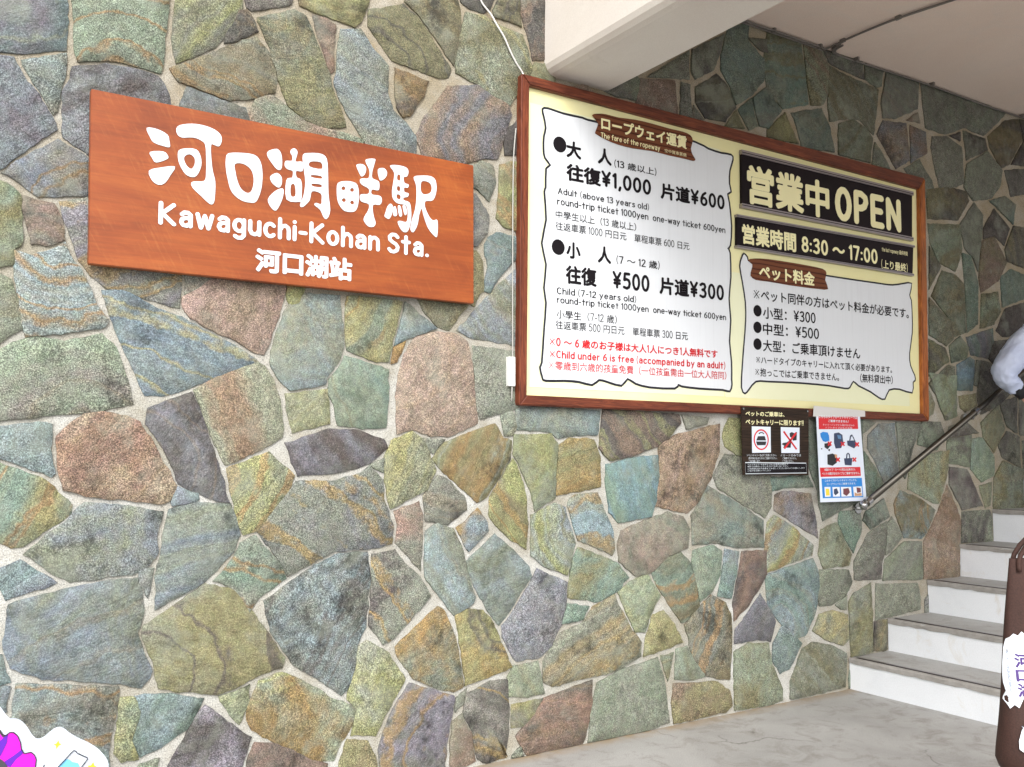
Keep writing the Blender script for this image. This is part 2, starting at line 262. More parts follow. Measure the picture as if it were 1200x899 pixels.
FILL = '''\
DP -236,2004 -244,2096 -411,2208 -855,2019 -855,1714 -576,1650
YN* 7407,2599 7444,2741 7276,2970 7211,2938 7172,2890 7144,2842 7128,2795 7124,2747 7135,2656 7183,2587
RK 7100,654 6636,646 6709,273 6980,237
PN* 4031,2211 4072,2637 3755,2640 3590,2351 3602,2288
GT -360,815 -491,1104 -989,1074 -989,590 -923,586
DP 1722,3712 1856,3869 1850,3959 1599,4151 1303,3904 1290,3824 1353,3760
GO -454,3717 -814,4053 -1085,4053 -1085,3379 -483,3612
GT* 7901,3593 7901,4058 7340,4058 7280,3904 7264,3853 7252,3801 7245,3749 7241,3697 7242,3645 7247,3592 7350,3507
YN* 3584,3085 3548,2907 3753,2668 4048,2693 4063,2781 3837,3147 3717,3153
BN 1262,3829 1275,3908 984,4349 774,4349 725,3840 874,3668
PN -542,3069 -1071,3210 -1071,2569 -492,2641
RK 7200,10 7840,10 7840,112 7466,312 7161,32
PN -478,3584 -947,3402 -947,3206 -533,3095 -319,3272
YN -1023,10 -389,10 -424,249 -909,549 -1023,549
RK 424,3293 234,3455 104,3461 -126,3242 -18,3023 193,3056 244,3075 292,3103 337,3142 381,3192 422,3253
GT -271,4370 -790,4370 -790,4070 -436,3739 -137,3898 -111,3963
GY 78,1722 -265,1412 -8,1224 150,1263 172,1317 185,1361 192,1411 193,1462 187,1510 174,1561 151,1615 121,1670
GO 2359,3952 2150,4191 1878,3960 1884,3873 2250,3660
GT 185,711 -97,874 -335,803 -236,469 -23,440
GY 7731,1918 7938,1918 7938,2368 7482,2474 7376,2182 7504,1959
GY 3275,1697 3329,2001 2994,2120 2920,2049 2929,1703 2974,1679 3024,1661 3074,1652 3125,1651 3176,1658 3227,1674
YN 853,3631 705,3820 433,3800 257,3472 437,3319
BN 2591,4048 2682,4551 2182,4551 2166,4216 2378,3972
GY* 4733,2128 4918,2164 4991,2702 4858,2782 4675,2749 4508,2552 4553,2269
NG -497,2613 -1002,2550 -1002,1987 -426,2232
PN 7209,1760 7476,1951 7352,2168 7155,2206 7103,2138 7080,2087 7070,2036 7078,1959 7097,1906 7129,1852 7173,1796
NG* 5171,2750 5285,3107 5214,3150 5159,3170 5054,3185 4968,3161 4919,3134 4876,3104 4874,2805 5009,2724
PN 5086,1702 4964,2119 4929,2138 4740,2101 4582,1767 4657,1709 4708,1680 4757,1658 4807,1645 4856,1639 4904,1640 4953,1649 5048,1681
BN* 4672,2777 4846,2808 4848,3106 4817,3135 4748,3169 4695,3183 4643,3188 4592,3183 4542,3169 4491,3144 4442,3109 4392,3063
PN 2956,2435 3212,2622 3234,2710 2995,3023 2767,2815 2854,2501
YN* 4524,2272 4481,2545 4099,2623 4058,2199 4089,2155
RK 6581,10 7150,10 7150,10 7133,31 6983,209 6702,245 6617,173
DP 7817,1551 7817,1873 7498,1932 7117,1660 7117,1545 7333,1369
NG 7847,896 7956,896 7956,1573 7346,1344 7386,1088
YN 4557,1779 4712,2109 4537,2246 4097,2128 4284,1814
GY 2030,2253 1633,2563 1495,2216 1574,2160 1627,2134 1693,2112 1742,2104 1792,2104 1842,2111
BN* 5539,2726 5321,2674 5421,2344 5560,2339 5619,2411 5638,2493 5638,2540 5627,2588 5605,2638 5572,2689
GO 3478,3641 3546,4225 3198,4225 2994,3824 3312,3560 3397,3593
NG -148,3260 82,3478 -132,3870 -426,3712 -456,3603 -293,3281
DP 3575,2278 3562,2345 3224,2597 2972,2411 3003,2147 3345,2025 3436,2056
PN 6241,442 5978,483 5866,212 6035,10 6304,243
GY 1377,3430 1333,3740 1271,3802 883,3642 987,3370 1071,3343 1132,3335 1190,3337 1245,3349 1297,3372 1339,3399
GO -365,10 96,10 146,48 -26,412 -241,442 -396,253
GY -15,2953 -152,3232 -298,3254 -514,3074 -441,2678 -235,2700
GO 5325,10 6025,10 6025,10 6019,10 5842,197 5569,227 5325,10
NG 2899,2068 2975,2142 2944,2409 2839,2477 2592,2438 2557,2281 2557,2234 2568,2186 2590,2138 2624,2088 2670,2038
NG 3225,3596 2973,3805 2927,3793 2732,3555 2726,3488 2726,3438 2731,3389 2801,3309 2852,3306 2910,3308 2963,3317 3011,3332 3055,3355 3093,3384 3128,3420 3158,3464
GY 5314,1661 5449,1926 5266,2141 4994,2116 5127,1661 5218,1650
NG 7128,875 6987,955 6932,975 6878,985 6823,985 6768,974 6713,954 6671,874 6657,824 6647,771 6644,713 7110,682
RK 3521,2911 3551,3062 3517,3085 3462,3116 3407,3139 3353,3153 3299,3160 3246,3159 3193,3150 3140,3133 3014,3073 3252,2733
YN 7359,1084 7318,1345 7206,1437 7170,1413 7111,1364 7065,1314 7033,1265 7013,1215 7005,1165 7009,1114 7026,1062 7056,1007 7098,951 7145,902
DP -233,2672 -445,2650 -397,2232 -231,2121 80,2355
YN 7767,790 7767,899 7376,1062 7156,875 7138,681 7432,554
PN 2134,3695 1873,3846 1743,3694 1769,3566 1824,3542 1879,3528 1929,3526 1976,3536 2020,3557 2061,3591 2100,3638
GY 42,2291 -216,2097 -208,2006 55,1763 111,1829 144,1882 167,1935 179,1987 181,2029 178,2071 164,2122 139,2172 104,2224
GT 2922,3821 2967,3833 3167,4226 3167,4481 2698,4481 2618,4044
NG 1455,2184 1572,2520 1470,2586 1395,2611 1344,2620 1294,2624 1244,2621 1194,2613 1144,2599 1102,2582 1022,2243 1073,2218 1126,2198 1179,2184 1231,2174 1284,2171 1413,2175
NG 467,4492 467,4589 -233,4589 -233,4348 -87,3978 218,4025
NG 4068,2101 4035,2182 3597,2260 3464,2047 3764,1784
DP 5555,2311 5417,2316 5290,2156 5472,1942 5515,1946 5570,2007 5602,2060 5619,2112 5621,2165 5608,2220 5581,2276
GO -27,1203 -291,1397 -345,1397 -466,1118 -336,832 -107,900
PN 5841,226 5924,426 5862,487 5813,518 5765,537 5716,543 5666,537 5615,518 5561,487 5525,457 5525,380 5571,255
GT 171,10 700,10 711,117 643,162 595,182 545,193 494,198 441,195 387,185 331,168 173,41
YN 7148,57 7449,334 7421,529 7129,655 7005,225
GO 222,3997 -86,3950 -111,3889 108,3489 231,3483 407,3811
GT* 7957,3081 7957,3573 7366,3481 7472,3199
GT -263,460 -359,785 -826,596 -826,530 -414,276
GY -578,1622 -681,1645 -1011,1645 -1011,1101 -491,1132 -371,1408
GT* 4488,2572 4648,2761 4372,3026 4091,2777 4075,2684
GO* 7067,3230 7020,3174 7221,3000 7277,2997 7445,3190 7343,3464 7299,3434
YN 106,1223 1,1197 -79,896 133,773 211,938 235,1057 156,1171
BN* 8025,2377 8025,2990 7472,2734 7433,2588 7482,2503
GO 698,3848 751,4397 448,4397 244,4015 430,3828
GT 3749,1760 3442,2028 3357,2000 3308,1726 3385,1664 3448,1634 3531,1627 3580,1639 3631,1663 3684,1699
GY* 5385,3170 5329,3153 5199,2746 5305,2698 5601,2770 5617,2827 5633,2929 5629,2995 5582,3053 5543,3091 5499,3122 5449,3148
GY* 5395,2334 5292,2673 5180,2723 5019,2697 4946,2160 5265,2169
PN -292,1425 41,1737 -221,1980 -552,1634 -348,1425
PN 4070,1547 4259,1802 4080,2073 3779,1760 3784,1719 3834,1682
RK 72,2872 31,2916 -209,2687 44,2431 83,2475 120,2528 145,2580 158,2631 162,2681 154,2731 136,2780 106,2831
NG 2901,1701 2892,2039 2634,1998 2499,1752 2569,1695 2621,1671 2671,1656 2722,1651 2772,1654 2833,1669
PN* 4358,3052 4329,3099 4276,3137 4223,3163 4063,3214 3893,3110 4081,2806
GO 6139,756 6088,745 6037,723 5984,688 5959,632 5963,575 5973,525 6246,469 6335,575 6338,623 6335,673 6289,723 6239,745 6189,756
RK 2748,2836 2984,3050 2989,3096 2899,3213 2838,3253 2639,3178 2591,3149 2546,3112 2504,3064 2503,2950 2521,2910
YN 997,2261 1058,2518 1026,2549 971,2588 851,2646 790,2626 748,2599 710,2562 677,2516 647,2433 639,2389 716,2321 846,2279 899,2268 956,2262
PN 1749,3527 1716,3685 1362,3730 1401,3458 1444,3442 1498,3430 1549,3428 1597,3437 1642,3455
GO 727,10 1246,10 1236,10 1223,10 1194,10 1154,10 1112,10 1067,31 1022,70 974,95 925,107 873,106 818,91 760,63
GY 6058,10 6555,10 6589,169 6325,224 6048,10
DP 2155,4578 1615,4578 1613,4176 1863,3984 2138,4217
BN 4390,1773 4283,1786 4086,1521 4252,1334 4292,1330 4327,1363 4371,1416 4401,1468 4418,1519 4422,1569
GO 5282,10 5544,240 5508,273 5454,310 5401,337 5350,352 5296,356 5248,349 5199,331 5175,283 5173,226 5183,168
RK 2825,2503 2740,2809 2572,2864 2519,2793 2495,2743 2482,2694 2479,2645 2486,2597 2503,2547 2531,2497 2559,2461
RK* 7867,2951 7867,3074 7466,3172 7301,2982 7464,2762
RK* 7351,2196 7457,2490 7411,2571 7158,2557 7128,2501 7111,2450 7104,2399 7105,2347 7116,2294 7135,2240
GO 2850,3839 2601,4022 2386,3944 2339,3769 2402,3734 2466,3710 2526,3700 2582,3702 2633,3717
GT 4857,10 5206,10 5206,10 5148,10 5111,10 5037,80 4984,119 4932,143 4882,155 4832,155 4788,144 4772,106 4765,59 4769,11
GT 950,3387 860,3601 457,3298 515,3258 578,3225 637,3203 692,3195 743,3198 791,3213 837,3240 881,3281 921,3336
RK 6600,195 6682,266 6622,574 6549,557 6267,451 6331,251
GO 1293,3932 1585,4176 1587,4581 981,4581 981,4405
BN 7948,86 8021,86 8021,786 7810,786 7449,532 7477,338
NG 3571,2374 3730,2652 3531,2884 3261,2705 3240,2620
GY* 3882,4179 3569,4179 3519,3746 3614,3727 3673,3728 3724,3740 3768,3764 3805,3798 3861,3955 3875,4038 3882,4136
GO 2086,2650 2015,2665 1958,2663 1874,2641 1755,2503 2009,2305 2055,2368 2085,2424 2102,2480 2109,2535 2104,2590
GO 5471,1906 5367,1704 5448,1648 5562,1628 5615,1633 5667,1650 5686,1711 5654,1775 5620,1811
DP 118,576 0,424 129,150 269,340 289,390 294,444
'''.splitlines()
KANJI = [[[(727,2616),(764,2618),(801,2604),(809,2581),(811,2558),(788,2558),(754,2565),(739,2584)]],[[(741,2526),(788,2536),(805,2523),(803,2510),(764,2490),(750,2504)]],[[(739,2453),(779,2472),(832,2485),(816,2449),(797,2416),(775,2406),(752,2418)]],[[(849,2650),(890,2663),(937,2665),(979,2656),(1003,2638),(1006,2614),(996,2593),(978,2596),(966,2594),(967,2547),(974,2493),(985,2451),(985,2395),(980,2364),(965,2361),(932,2387),(901,2413),(895,2431),(907,2439),(945,2448),(950,2489),(949,2538),(944,2590),(927,2605),(897,2611),(856,2603),(838,2614),(835,2635)]],[[(846,2551),(874,2563),(910,2565),(927,2541),(930,2504),(915,2465),(895,2455),(871,2464),(850,2497),(843,2526)],[(869,2534),(887,2543),(905,2531),(906,2506),(894,2486),(876,2495),(865,2518)]],[[(1027,2561),(1042,2574),(1085,2582),(1136,2583),(1161,2561),(1171,2512),(1167,2448),(1149,2397),(1127,2388),(1089,2392),(1052,2418),(1035,2465),(1025,2520)],[(1060,2533),(1092,2540),(1124,2523),(1137,2488),(1132,2442),(1114,2424),(1088,2436),(1072,2465),(1063,2501)]],[[(1195,2609),(1229,2623),(1246,2607),(1251,2571),(1247,2543),(1230,2541),(1203,2570),(1190,2591)]],[[(1207,2510),(1231,2524),(1250,2510),(1250,2480),(1238,2466),(1215,2478),(1204,2496)]],[[(1196,2411),(1225,2449),(1255,2464),(1259,2444),(1250,2409),(1230,2371),(1210,2380)]],[[(1290,2632),(1304,2638),(1315,2626),(1311,2605),(1308,2584),(1338,2587),(1337,2550),(1311,2546),(1313,2520),(1330,2513),(1336,2483),(1334,2428),(1328,2420),(1273,2422),(1271,2500),(1289,2513),(1296,2517),(1297,2543),(1274,2548),(1263,2561),(1267,2580),(1292,2585),(1294,2605),(1286,2618)],[(1289,2482),(1303,2491),(1310,2472),(1309,2441),(1290,2440)]],[[(1339,2617),(1367,2630),(1417,2635),(1442,2617),(1448,2555),(1451,2473),(1460,2405),(1449,2369),(1435,2367),(1417,2399),(1392,2416),(1399,2425),(1420,2423),(1423,2441),(1419,2468),(1380,2472),(1370,2433),(1343,2402),(1330,2407),(1345,2450),(1351,2506),(1343,2566)],[(1371,2595),(1417,2600),(1421,2572),(1368,2573)],[(1377,2540),(1418,2542),(1420,2530),(1377,2530)],[(1380,2504),(1419,2506),(1419,2494),(1382,2493)]],[[(1494,2524),(1534,2538),(1571,2536),(1585,2514),(1587,2465),(1576,2421),(1551,2409),(1518,2413),(1495,2444),(1489,2485)],[(1527,2506),(1524,2500),(1518,2496),(1511,2498),(1508,2503),(1511,2510),(1518,2514),(1524,2512)],[(1566,2505),(1564,2499),(1557,2495),(1550,2497),(1547,2502),(1550,2509),(1557,2513),(1563,2511)],[(1530,2456),(1527,2450),(1521,2446),(1514,2448),(1511,2454),(1514,2460),(1520,2464),(1527,2462)],[(1567,2451),(1564,2444),(1558,2441),(1551,2443),(1548,2448),(1551,2455),(1557,2459),(1564,2457)]],[[(1576,2615),(1604,2622),(1619,2608),(1614,2582),(1599,2569),(1586,2588)]],[[(1676,2613),(1703,2621),(1717,2606),(1711,2583),(1688,2565),(1678,2585)]],[[(1622,2647),(1659,2655),(1659,2639),(1649,2602),(1648,2570),(1677,2560),(1682,2543),(1677,2521),(1648,2520),(1647,2498),(1685,2497),(1694,2480),(1685,2459),(1653,2453),(1655,2411),(1666,2377),(1656,2359),(1633,2358),(1614,2377),(1614,2394),(1633,2429),(1634,2454),(1602,2460),(1593,2473),(1598,2491),(1632,2498),(1633,2521),(1601,2534),(1592,2550),(1601,2560),(1632,2567),(1636,2600),(1619,2633)]],[[(1732,2637),(1769,2645),(1808,2642),(1820,2626),(1813,2603),(1797,2597),(1801,2572),(1821,2568),(1817,2553),(1800,2552),(1801,2532),(1821,2528),(1817,2513),(1798,2506),(1798,2495),(1826,2488),(1834,2457),(1834,2413),(1823,2368),(1807,2354),(1787,2364),(1771,2394),(1783,2401),(1807,2399),(1818,2411),(1818,2455),(1806,2475),(1770,2477),(1747,2495),(1743,2530),(1750,2575),(1752,2611)],[(1768,2603),(1781,2603),(1781,2580),(1766,2581)],[(1766,2552),(1780,2552),(1780,2533),(1766,2534)],[(1765,2516),(1782,2515),(1782,2497),(1766,2498)]],[[(1722,2456),(1735,2470),(1746,2459),(1740,2422),(1728,2403),(1709,2411),(1713,2429)]],[[(1747,2452),(1759,2461),(1767,2426),(1751,2420)]],[[(1771,2462),(1782,2466),(1791,2429),(1779,2422)]],[[(1794,2469),(1808,2468),(1814,2440),(1804,2431)]],[[(1847,2605),(1881,2617),(1929,2622),(1954,2607),(1959,2563),(1942,2516),(1906,2507),(1902,2481),(1923,2440),(1943,2424),(1965,2427),(1964,2357),(1948,2358),(1919,2388),(1898,2436),(1886,2471),(1874,2440),(1866,2396),(1847,2360),(1833,2370),(1838,2407),(1854,2460),(1861,2512),(1859,2570)],[(1885,2592),(1921,2594),(1936,2575),(1930,2548),(1897,2535),(1881,2551)]]]
SIGN = [(530,2727),(2152,2709),(2155,2070),(541,2080)]
BOARD_OUT = [(2424,3208),(5604,3198),(5566,1595),(2411,1616)]
BOARD_IN = [(2471,3159),(5540,3117),(5506,1643),(2454,1665)]
PANEL_A = [(2561,3066),(2595,3077),(2685,3069),(2803,3070),(2898,3066),(3237,3099),(3571,3084),(3667,3064),(3764,3057),(3843,3060),(3857,3034),(3831,2967),(3826,2893),(3838,2847),(3811,2830),(3823,2784),(3837,2653),(3826,2544),(3806,2522),(3822,2501),(3824,2364),(3808,2243),(3818,2125),(3806,2006),(3819,1889),(3817,1795),(3819,1768),(3802,1730),(3748,1736),(3577,1737),(3450,1744),(3425,1752),(3399,1731),(3228,1731),(3134,1746),(3081,1768),(3041,1732),(2950,1748),(2899,1755),(2855,1729),(2773,1741),(2687,1743),(2577,1739),(2557,1753),(2543,1804),(2554,1825),(2567,1980),(2579,2115),(2567,2186),(2580,2302),(2555,2403),(2581,2521),(2571,2657),(2579,2679),(2582,2774),(2607,2794),(2575,2826),(2567,2867),(2569,2931),(2580,2975),(2570,3027)]
PANEL_B = [(3930,2510),(3910,2483),(3895,2433),(3913,2348),(3934,2235),(3934,2129),(3918,2003),(3901,1869),(3892,1755),(3918,1722),(3952,1747),(4007,1792),(4103,1796),(4388,1798),(4628,1792),(4768,1781),(4815,1788),(4849,1826),(4896,1802),(5009,1769),(5090,1735),(5149,1728),(5194,1786),(5298,1795),(5429,1776),(5441,1844),(5463,1856),(5461,1889),(5419,1953),(5414,2030),(5448,2164),(5453,2276),(5449,2376),(5433,2408),(5458,2488),(5365,2477),(5259,2458),(5122,2455),(4629,2454),(4264,2463),(3997,2459),(3957,2493)]
PLAQUE_A = [(2863,3094),(2901,3109),(2951,3116),(3034,3115),(3145,3125),(3259,3126),(3384,3122),(3476,3123),(3532,3114),(3550,3086),(3535,3040),(3548,3007),(3567,2986),(3552,2974),(3492,2976),(3382,2975),(3257,2978),(3134,2970),(3033,2972),(2949,2984),(2892,3000),(2882,3008),(2897,3041),(2899,3064)]
PLAQUE_B = [(3960,2474),(4008,2489),(4119,2498),(4305,2499),(4452,2497),(4588,2491),(4622,2469),(4609,2426),(4634,2372),(4553,2366),(4447,2364),(4300,2364),(4116,2368),(4019,2368),(3978,2388),(3986,2423),(3994,2453)]
OPEN_PLATE = [(3910,3092),(5474,3086),(5458,2765),(3905,2766)]
HOURS_PLATE = [(3865,2717),(5470,2732),(5452,2535),(3860,2533)]
BULLETS = [[2664,2908,40],[2652,2395,39],[4029,2193,33],[4026,2099,33],[4024,2004,33]]
TEXTS = [('board', 'ロープウェイ運賃',[2919,3504,3029,3101], 'cream',0.035,-60),('board', 'The fare of the ropeway',[2916,3312,2980,3016], 'cream',0.02,-60),('board', '空中覽車票價',[3345,3500,2987,3006], 'cream',0.0,-60),('board', '大',[2703,2795,2852,2938], 'ink',0.04,-60),('board', '人',[2898,2988,2852,2937], 'ink',0.04,-60),('board', '(13 歳以上)',[3005,3288,2848,2892], 'ink',0.012,-60),('board', '往復￥1,000',[2702,3250,2728,2823], 'ink',0.04,-60),('board', '片道￥600',[3315,3784,2732,2820], 'ink',0.04,-60),('board', 'Adult (above 13 years old)',[2651,3234,2651,2694], 'ink',0.02,-60),('board', 'round-trip ticket 1000yen  one-way ticket 600yen',[2646,3786,2597,2641], 'ink',0.02,-60),('board', '中學生以上（13 歳以上）',[2637,3146,2536,2578], 'ink',0.006,-60),('board', '往返車票 1000 円日元\u3000單程車票 600 日元',[2636,3516,2479,2521], 'ink',0.006,-60),('board', '小',[2700,2788,2347,2430], 'ink',0.04,-60),('board', '人',[2894,2980,2345,2432], 'ink',0.04,-60),('board', '(7 ～ 12 歳)',[3014,3303,2350,2397], 'ink',0.015,-60),('board', '往復',[2696,2887,2220,2313], 'ink',0.04,-60),('board', '￥500',[2988,3232,2225,2314], 'ink',0.04,-60),('board', '片道￥300',[3300,3768,2223,2316], 'ink',0.04,-60),('board', 'Child (7-12 years old)',[2642,3141,2156,2200], 'ink',0.02,-60),('board', 'round-trip ticket 1000yen  one-way ticket 600yen',[2642,3781,2112,2154], 'ink',0.02,-60),('board', '小學生（7-12 歳）',[2640,3014,2044,2088], 'ink',0.006,-60),('board', '往返車票 500 円日元\u3000單程車票 300 日元',[2635,3496,1992,2035], 'ink',0.006,-60),('board', '※0 ～ 6 歳のお子様は大人1人につき1人無料です',[2597,3712,1907,1952], 'red',0.03,-60),('board', '※Child under 6 is free (accompanied by an adult)',[2597,3769,1842,1891], 'red',0.03,-60),('board', '※零歳到六歳的孩童免費（一位孩童需由一位大人陪同）',[2593,3776,1793,1837], 'red',0.006,-60),('board', '営業中',[3950,4651,2795,3024], 'cream',0.038,-69),('board', 'OPEN',[4701,5346,2801,3017], 'cream',0.055,-69),('board', '営業時間',[3903,4347,2560,2675], 'cream',0.035,-69),('board', '8:30 ～ 17:00',[4393,5096,2570,2665], 'cream',0.04,-69),('board', '(上り最終)',[5132,5399,2547,2609], 'cream',0.02,-69),('board', 'the last ropeway 最終時間',[5141,5403,2653,2686], 'cream',0.01,-69),('board', 'ペット料金',[4043,4513,2378,2461], 'cream',0.035,-60),('board', '※ペット同伴の方はペット料金が必要です。',[3999,5415,2254,2319], 'ink',0.018,-60),('board', '小型：￥300',[4072,4517,2153,2221], 'ink',0.018,-60),('board', '中型：￥500',[4069,4544,2061,2129], 'ink',0.018,-60),('board', '大型：ご乗車頂けません',[4067,4920,1965,2033], 'ink',0.018,-60),('board', '※ハードタイプのキャリーに入れて頂く必要があります。',[4010,5226,1893,1938], 'ink',0.012,-60),('board', '※抱っこではご乗車できません。',[4001,4715,1823,1870], 'ink',0.012,-60),('board', '（無料貸出中）',[4913,5231,1823,1878], 'ink',0.012,-60),('sign', 'Kawaguchi-Kohan Sta.',[777,1923,2233,2345], 'white',0.036,-62),('sign', '河口湖站',[1149,1562,2113,2210], 'white',0.045,-62),('notice', 'ペットのご乗車は、',[3887,4198,1596,1624], 'cream',0.03,-84),('notice', 'ペットキャリーに限ります!!',[3886,4356,1548,1580], 'cream',0.03,-84),('notice', '※ペットキャリーを必ずご利用ください。',[3891,4125,1374,1388], 'white',0.0,-84),('notice', '顔や体の出るものはご遠慮ください。',[3905,4130,1358,1371], 'white',0.0,-84),('notice', 'ご協力願います。',[3905,3996,1342,1355], 'white',0.0,-84),('notice', '※リードのみでは',[4160,4329,1373,1386], 'white',0.0,-84),('notice', 'ご乗車できません。',[4175,4293,1357,1369], 'white',0.0,-84),('notice', 'ご了承ください。',[4174,4266,1340,1353], 'white',0.0,-84),('notice', 'ペットキャリーをお持ちでないお客様は係員まで',[3897,4220,1326,1335], 'white',0.0,-84),('notice', '無料でお貸出しいたしますのでお申し出ください',[3896,4219,1315,1324], 'white',0.0,-84),('notice', 'ご利用後は必ず係員までお返しくださいますようお願いします',[3896,4358,1303,1312], 'white',0.0,-84),('notice', 'ご協力をお願いいたします',[3896,4078,1292,1301], 'white',0.0,-84),('poster', 'こちらのタイプのペットキャリーでは',[4487,4832,1595,1614], 'white',0.02,-87),('poster', 'ご乗車できません！',[4568,4751,1573,1589], 'white',0.03,-87),('poster', 'キャリーバッグから顔が出るもの',[4520,4802,1552,1564], 'white',0.0,-87),('poster', 'ソフトタイプのもの全般',[4539,4784,1536,1547], 'white',0.0,-87),('poster', '布製タイプ・カートの持込は出来ません',[4525,4803,1288,1303], 'white',0.02,-87),('poster', 'ペットの顔が出るタイプはご乗車できません。',[4502,4844,1265,1281], 'white',0.02,-87),('poster', 'このタイプのペットキャリーでしたら、',[4526,4815,1225,1239], 'white',0.02,-87),('poster', 'ロープウェイにご乗車できます。',[4543,4805,1205,1218], 'white',0.02,-87)]
NOTICE = [(3856,1647),(4404,1645),(4391,1265),(3860,1274)]
NOTICE_WHITE = [[(3935,1540),(4084,1539),(4082,1396),(3934,1394)],[(4166,1539),(4322,1538),(4317,1393),(4167,1393)]]
NOTICE_FRAME = [(3879,1341),(4371,1335),(4374,1279),(3880,1280)]
POSTER = [(4464,1647),(4859,1645),(4902,1106),(4485,1108)]
POSTER_TAPE = [(4445,1667),(4908,1649),(4908,1612),(4438,1604)]
POSTER_RED = [[(4485,1618),(4837,1618),(4840,1537),(4486,1531)],[(4487,1308),(4850,1309),(4854,1256),(4492,1254)]]
POSTER_BLUE = [(4499,1245),(4862,1244),(4871,1128),(4506,1131)]
RING = [(4006,1467),(3946,1467),(4008,1525)]
ICONS = [('black',[(3981,1486),(4034,1487),(4045,1463),(3967,1462)],-0.0845),('black',[(3965,1457),(4047,1457),(4039,1437),(3974,1436)],-0.0845),('black',[(3986,1502),(4001,1509),(4017,1509),(4031,1501),(4025,1497),(4015,1504),(4002,1503),(3992,1497)],-0.0845),('black',[(4170,1443),(4183,1450),(4213,1453),(4239,1467),(4249,1454),(4243,1423),(4182,1423),(4192,1434)],-0.0845),('black',[(4237,1505),(4256,1512),(4276,1505),(4299,1514),(4294,1466),(4265,1463),(4255,1478),(4240,1485)],-0.0845),('red',[(4192,1518),(4297,1417),(4288,1411),(4183,1511)],-0.0855),('red',[(4286,1512),(4298,1505),(4196,1414),(4185,1421)],-0.0855),('blue',[(4496,1507),(4520,1516),(4561,1513),(4573,1495),(4576,1466),(4543,1457),(4518,1462),(4500,1487)],-0.0862),('black',[(4531,1448),(4570,1452),(4586,1436),(4557,1414),(4531,1426)],-0.0862),('black',[(4501,1421),(4510,1421),(4510,1414),(4501,1414)],-0.0862),('black',[(4566,1416),(4579,1416),(4577,1403),(4563,1407)],-0.0862),('navy',[(4618,1508),(4660,1514),(4693,1500),(4700,1452),(4679,1422),(4629,1419),(4616,1452)],-0.0862),('steelblue',[(4645,1499),(4680,1496),(4681,1474),(4652,1478)],-0.0875),('navy',[(4734,1466),(4811,1468),(4815,1434),(4797,1420),(4738,1438)],-0.0862),('navy',[(4754,1467),(4763,1497),(4781,1504),(4800,1482),(4807,1468),(4799,1468),(4783,1493),(4772,1489),(4764,1467)],-0.0862),('black',[(4554,1383),(4600,1390),(4633,1379),(4637,1336),(4598,1318),(4554,1326)],-0.0862),('tan',[(4618,1387),(4640,1382),(4637,1361),(4622,1365)],-0.0875),('navy',[(4702,1361),(4778,1363),(4770,1319),(4709,1322)],-0.0862),('navy',[(4721,1361),(4725,1387),(4740,1395),(4756,1387),(4760,1362),(4751,1362),(4747,1383),(4736,1387),(4730,1361)],-0.0862),('red',[(4557,1457),(4566,1462),(4576,1454),(4588,1463),(4596,1457),(4585,1448),(4595,1439),(4586,1434),(4576,1442),(4565,1434),(4556,1439),(4567,1448)],-0.088),('red',[(4672,1455),(4681,1461),(4692,1452),(4704,1461),(4713,1455),(4701,1446),(4712,1438),(4703,1432),(4692,1441),(4680,1432),(4672,1438),(4683,1446)],-0.088),('red',[(4804,1453),(4814,1459),(4825,1450),(4836,1459),(4845,1453),(4834,1444),(4845,1435),(4835,1429),(4824,1438),(4812,1429),(4803,1435),(4815,1444)],-0.088),('red',[(4627,1363),(4636,1369),(4647,1360),(4658,1368),(4667,1363),(4655,1354),(4666,1345),(4657,1339),(4646,1348),(4635,1340),(4626,1345),(4637,1354)],-0.088),('red',[(4775,1362),(4785,1368),(4796,1359),(4808,1368),(4816,1362),(4805,1353),(4816,1344),(4806,1339),(4795,1347),(4784,1339),(4775,1345),(4786,1353)],-0.088),('white',[(4522,1196),(4573,1195),(4574,1139),(4525,1138)],-0.0868),('white',[(4592,1194),(4656,1193),(4658,1137),(4596,1138)],-0.0868),('white',[(4667,1193),(4759,1191),(4765,1136),(4671,1136)],-0.0868),('white',[(4779,1192),(4857,1193),(4862,1135),(4785,1135)],-0.0868),('yellow',[(4531,1186),(4561,1184),(4566,1146),(4533,1145)],-0.0875),('navy',[(4604,1181),(4630,1186),(4645,1159),(4617,1145),(4603,1156)],-0.0875),('maroon',[(4688,1182),(4735,1186),(4748,1160),(4717,1139),(4687,1151)],-0.0875),('maroon',[(4809,1188),(4847,1183),(4848,1158),(4813,1155)],-0.0875),('tan',[(4791,1159),(4813,1151),(4853,1154),(4856,1137),(4790,1137)],-0.0875)]
STANDEE = [(91,481),(138,640),(205,683),(253,661),(277,634),(285,622),(294,608),(305,596),(321,593),(337,583),(351,565),(366,539),(381,524),(399,526),(416,539),(434,549),(452,546),(468,531),(493,511),(527,489),(553,468),(572,445),(584,424),(587,403),(587,360),(579,313),(555,268),(525,242)]
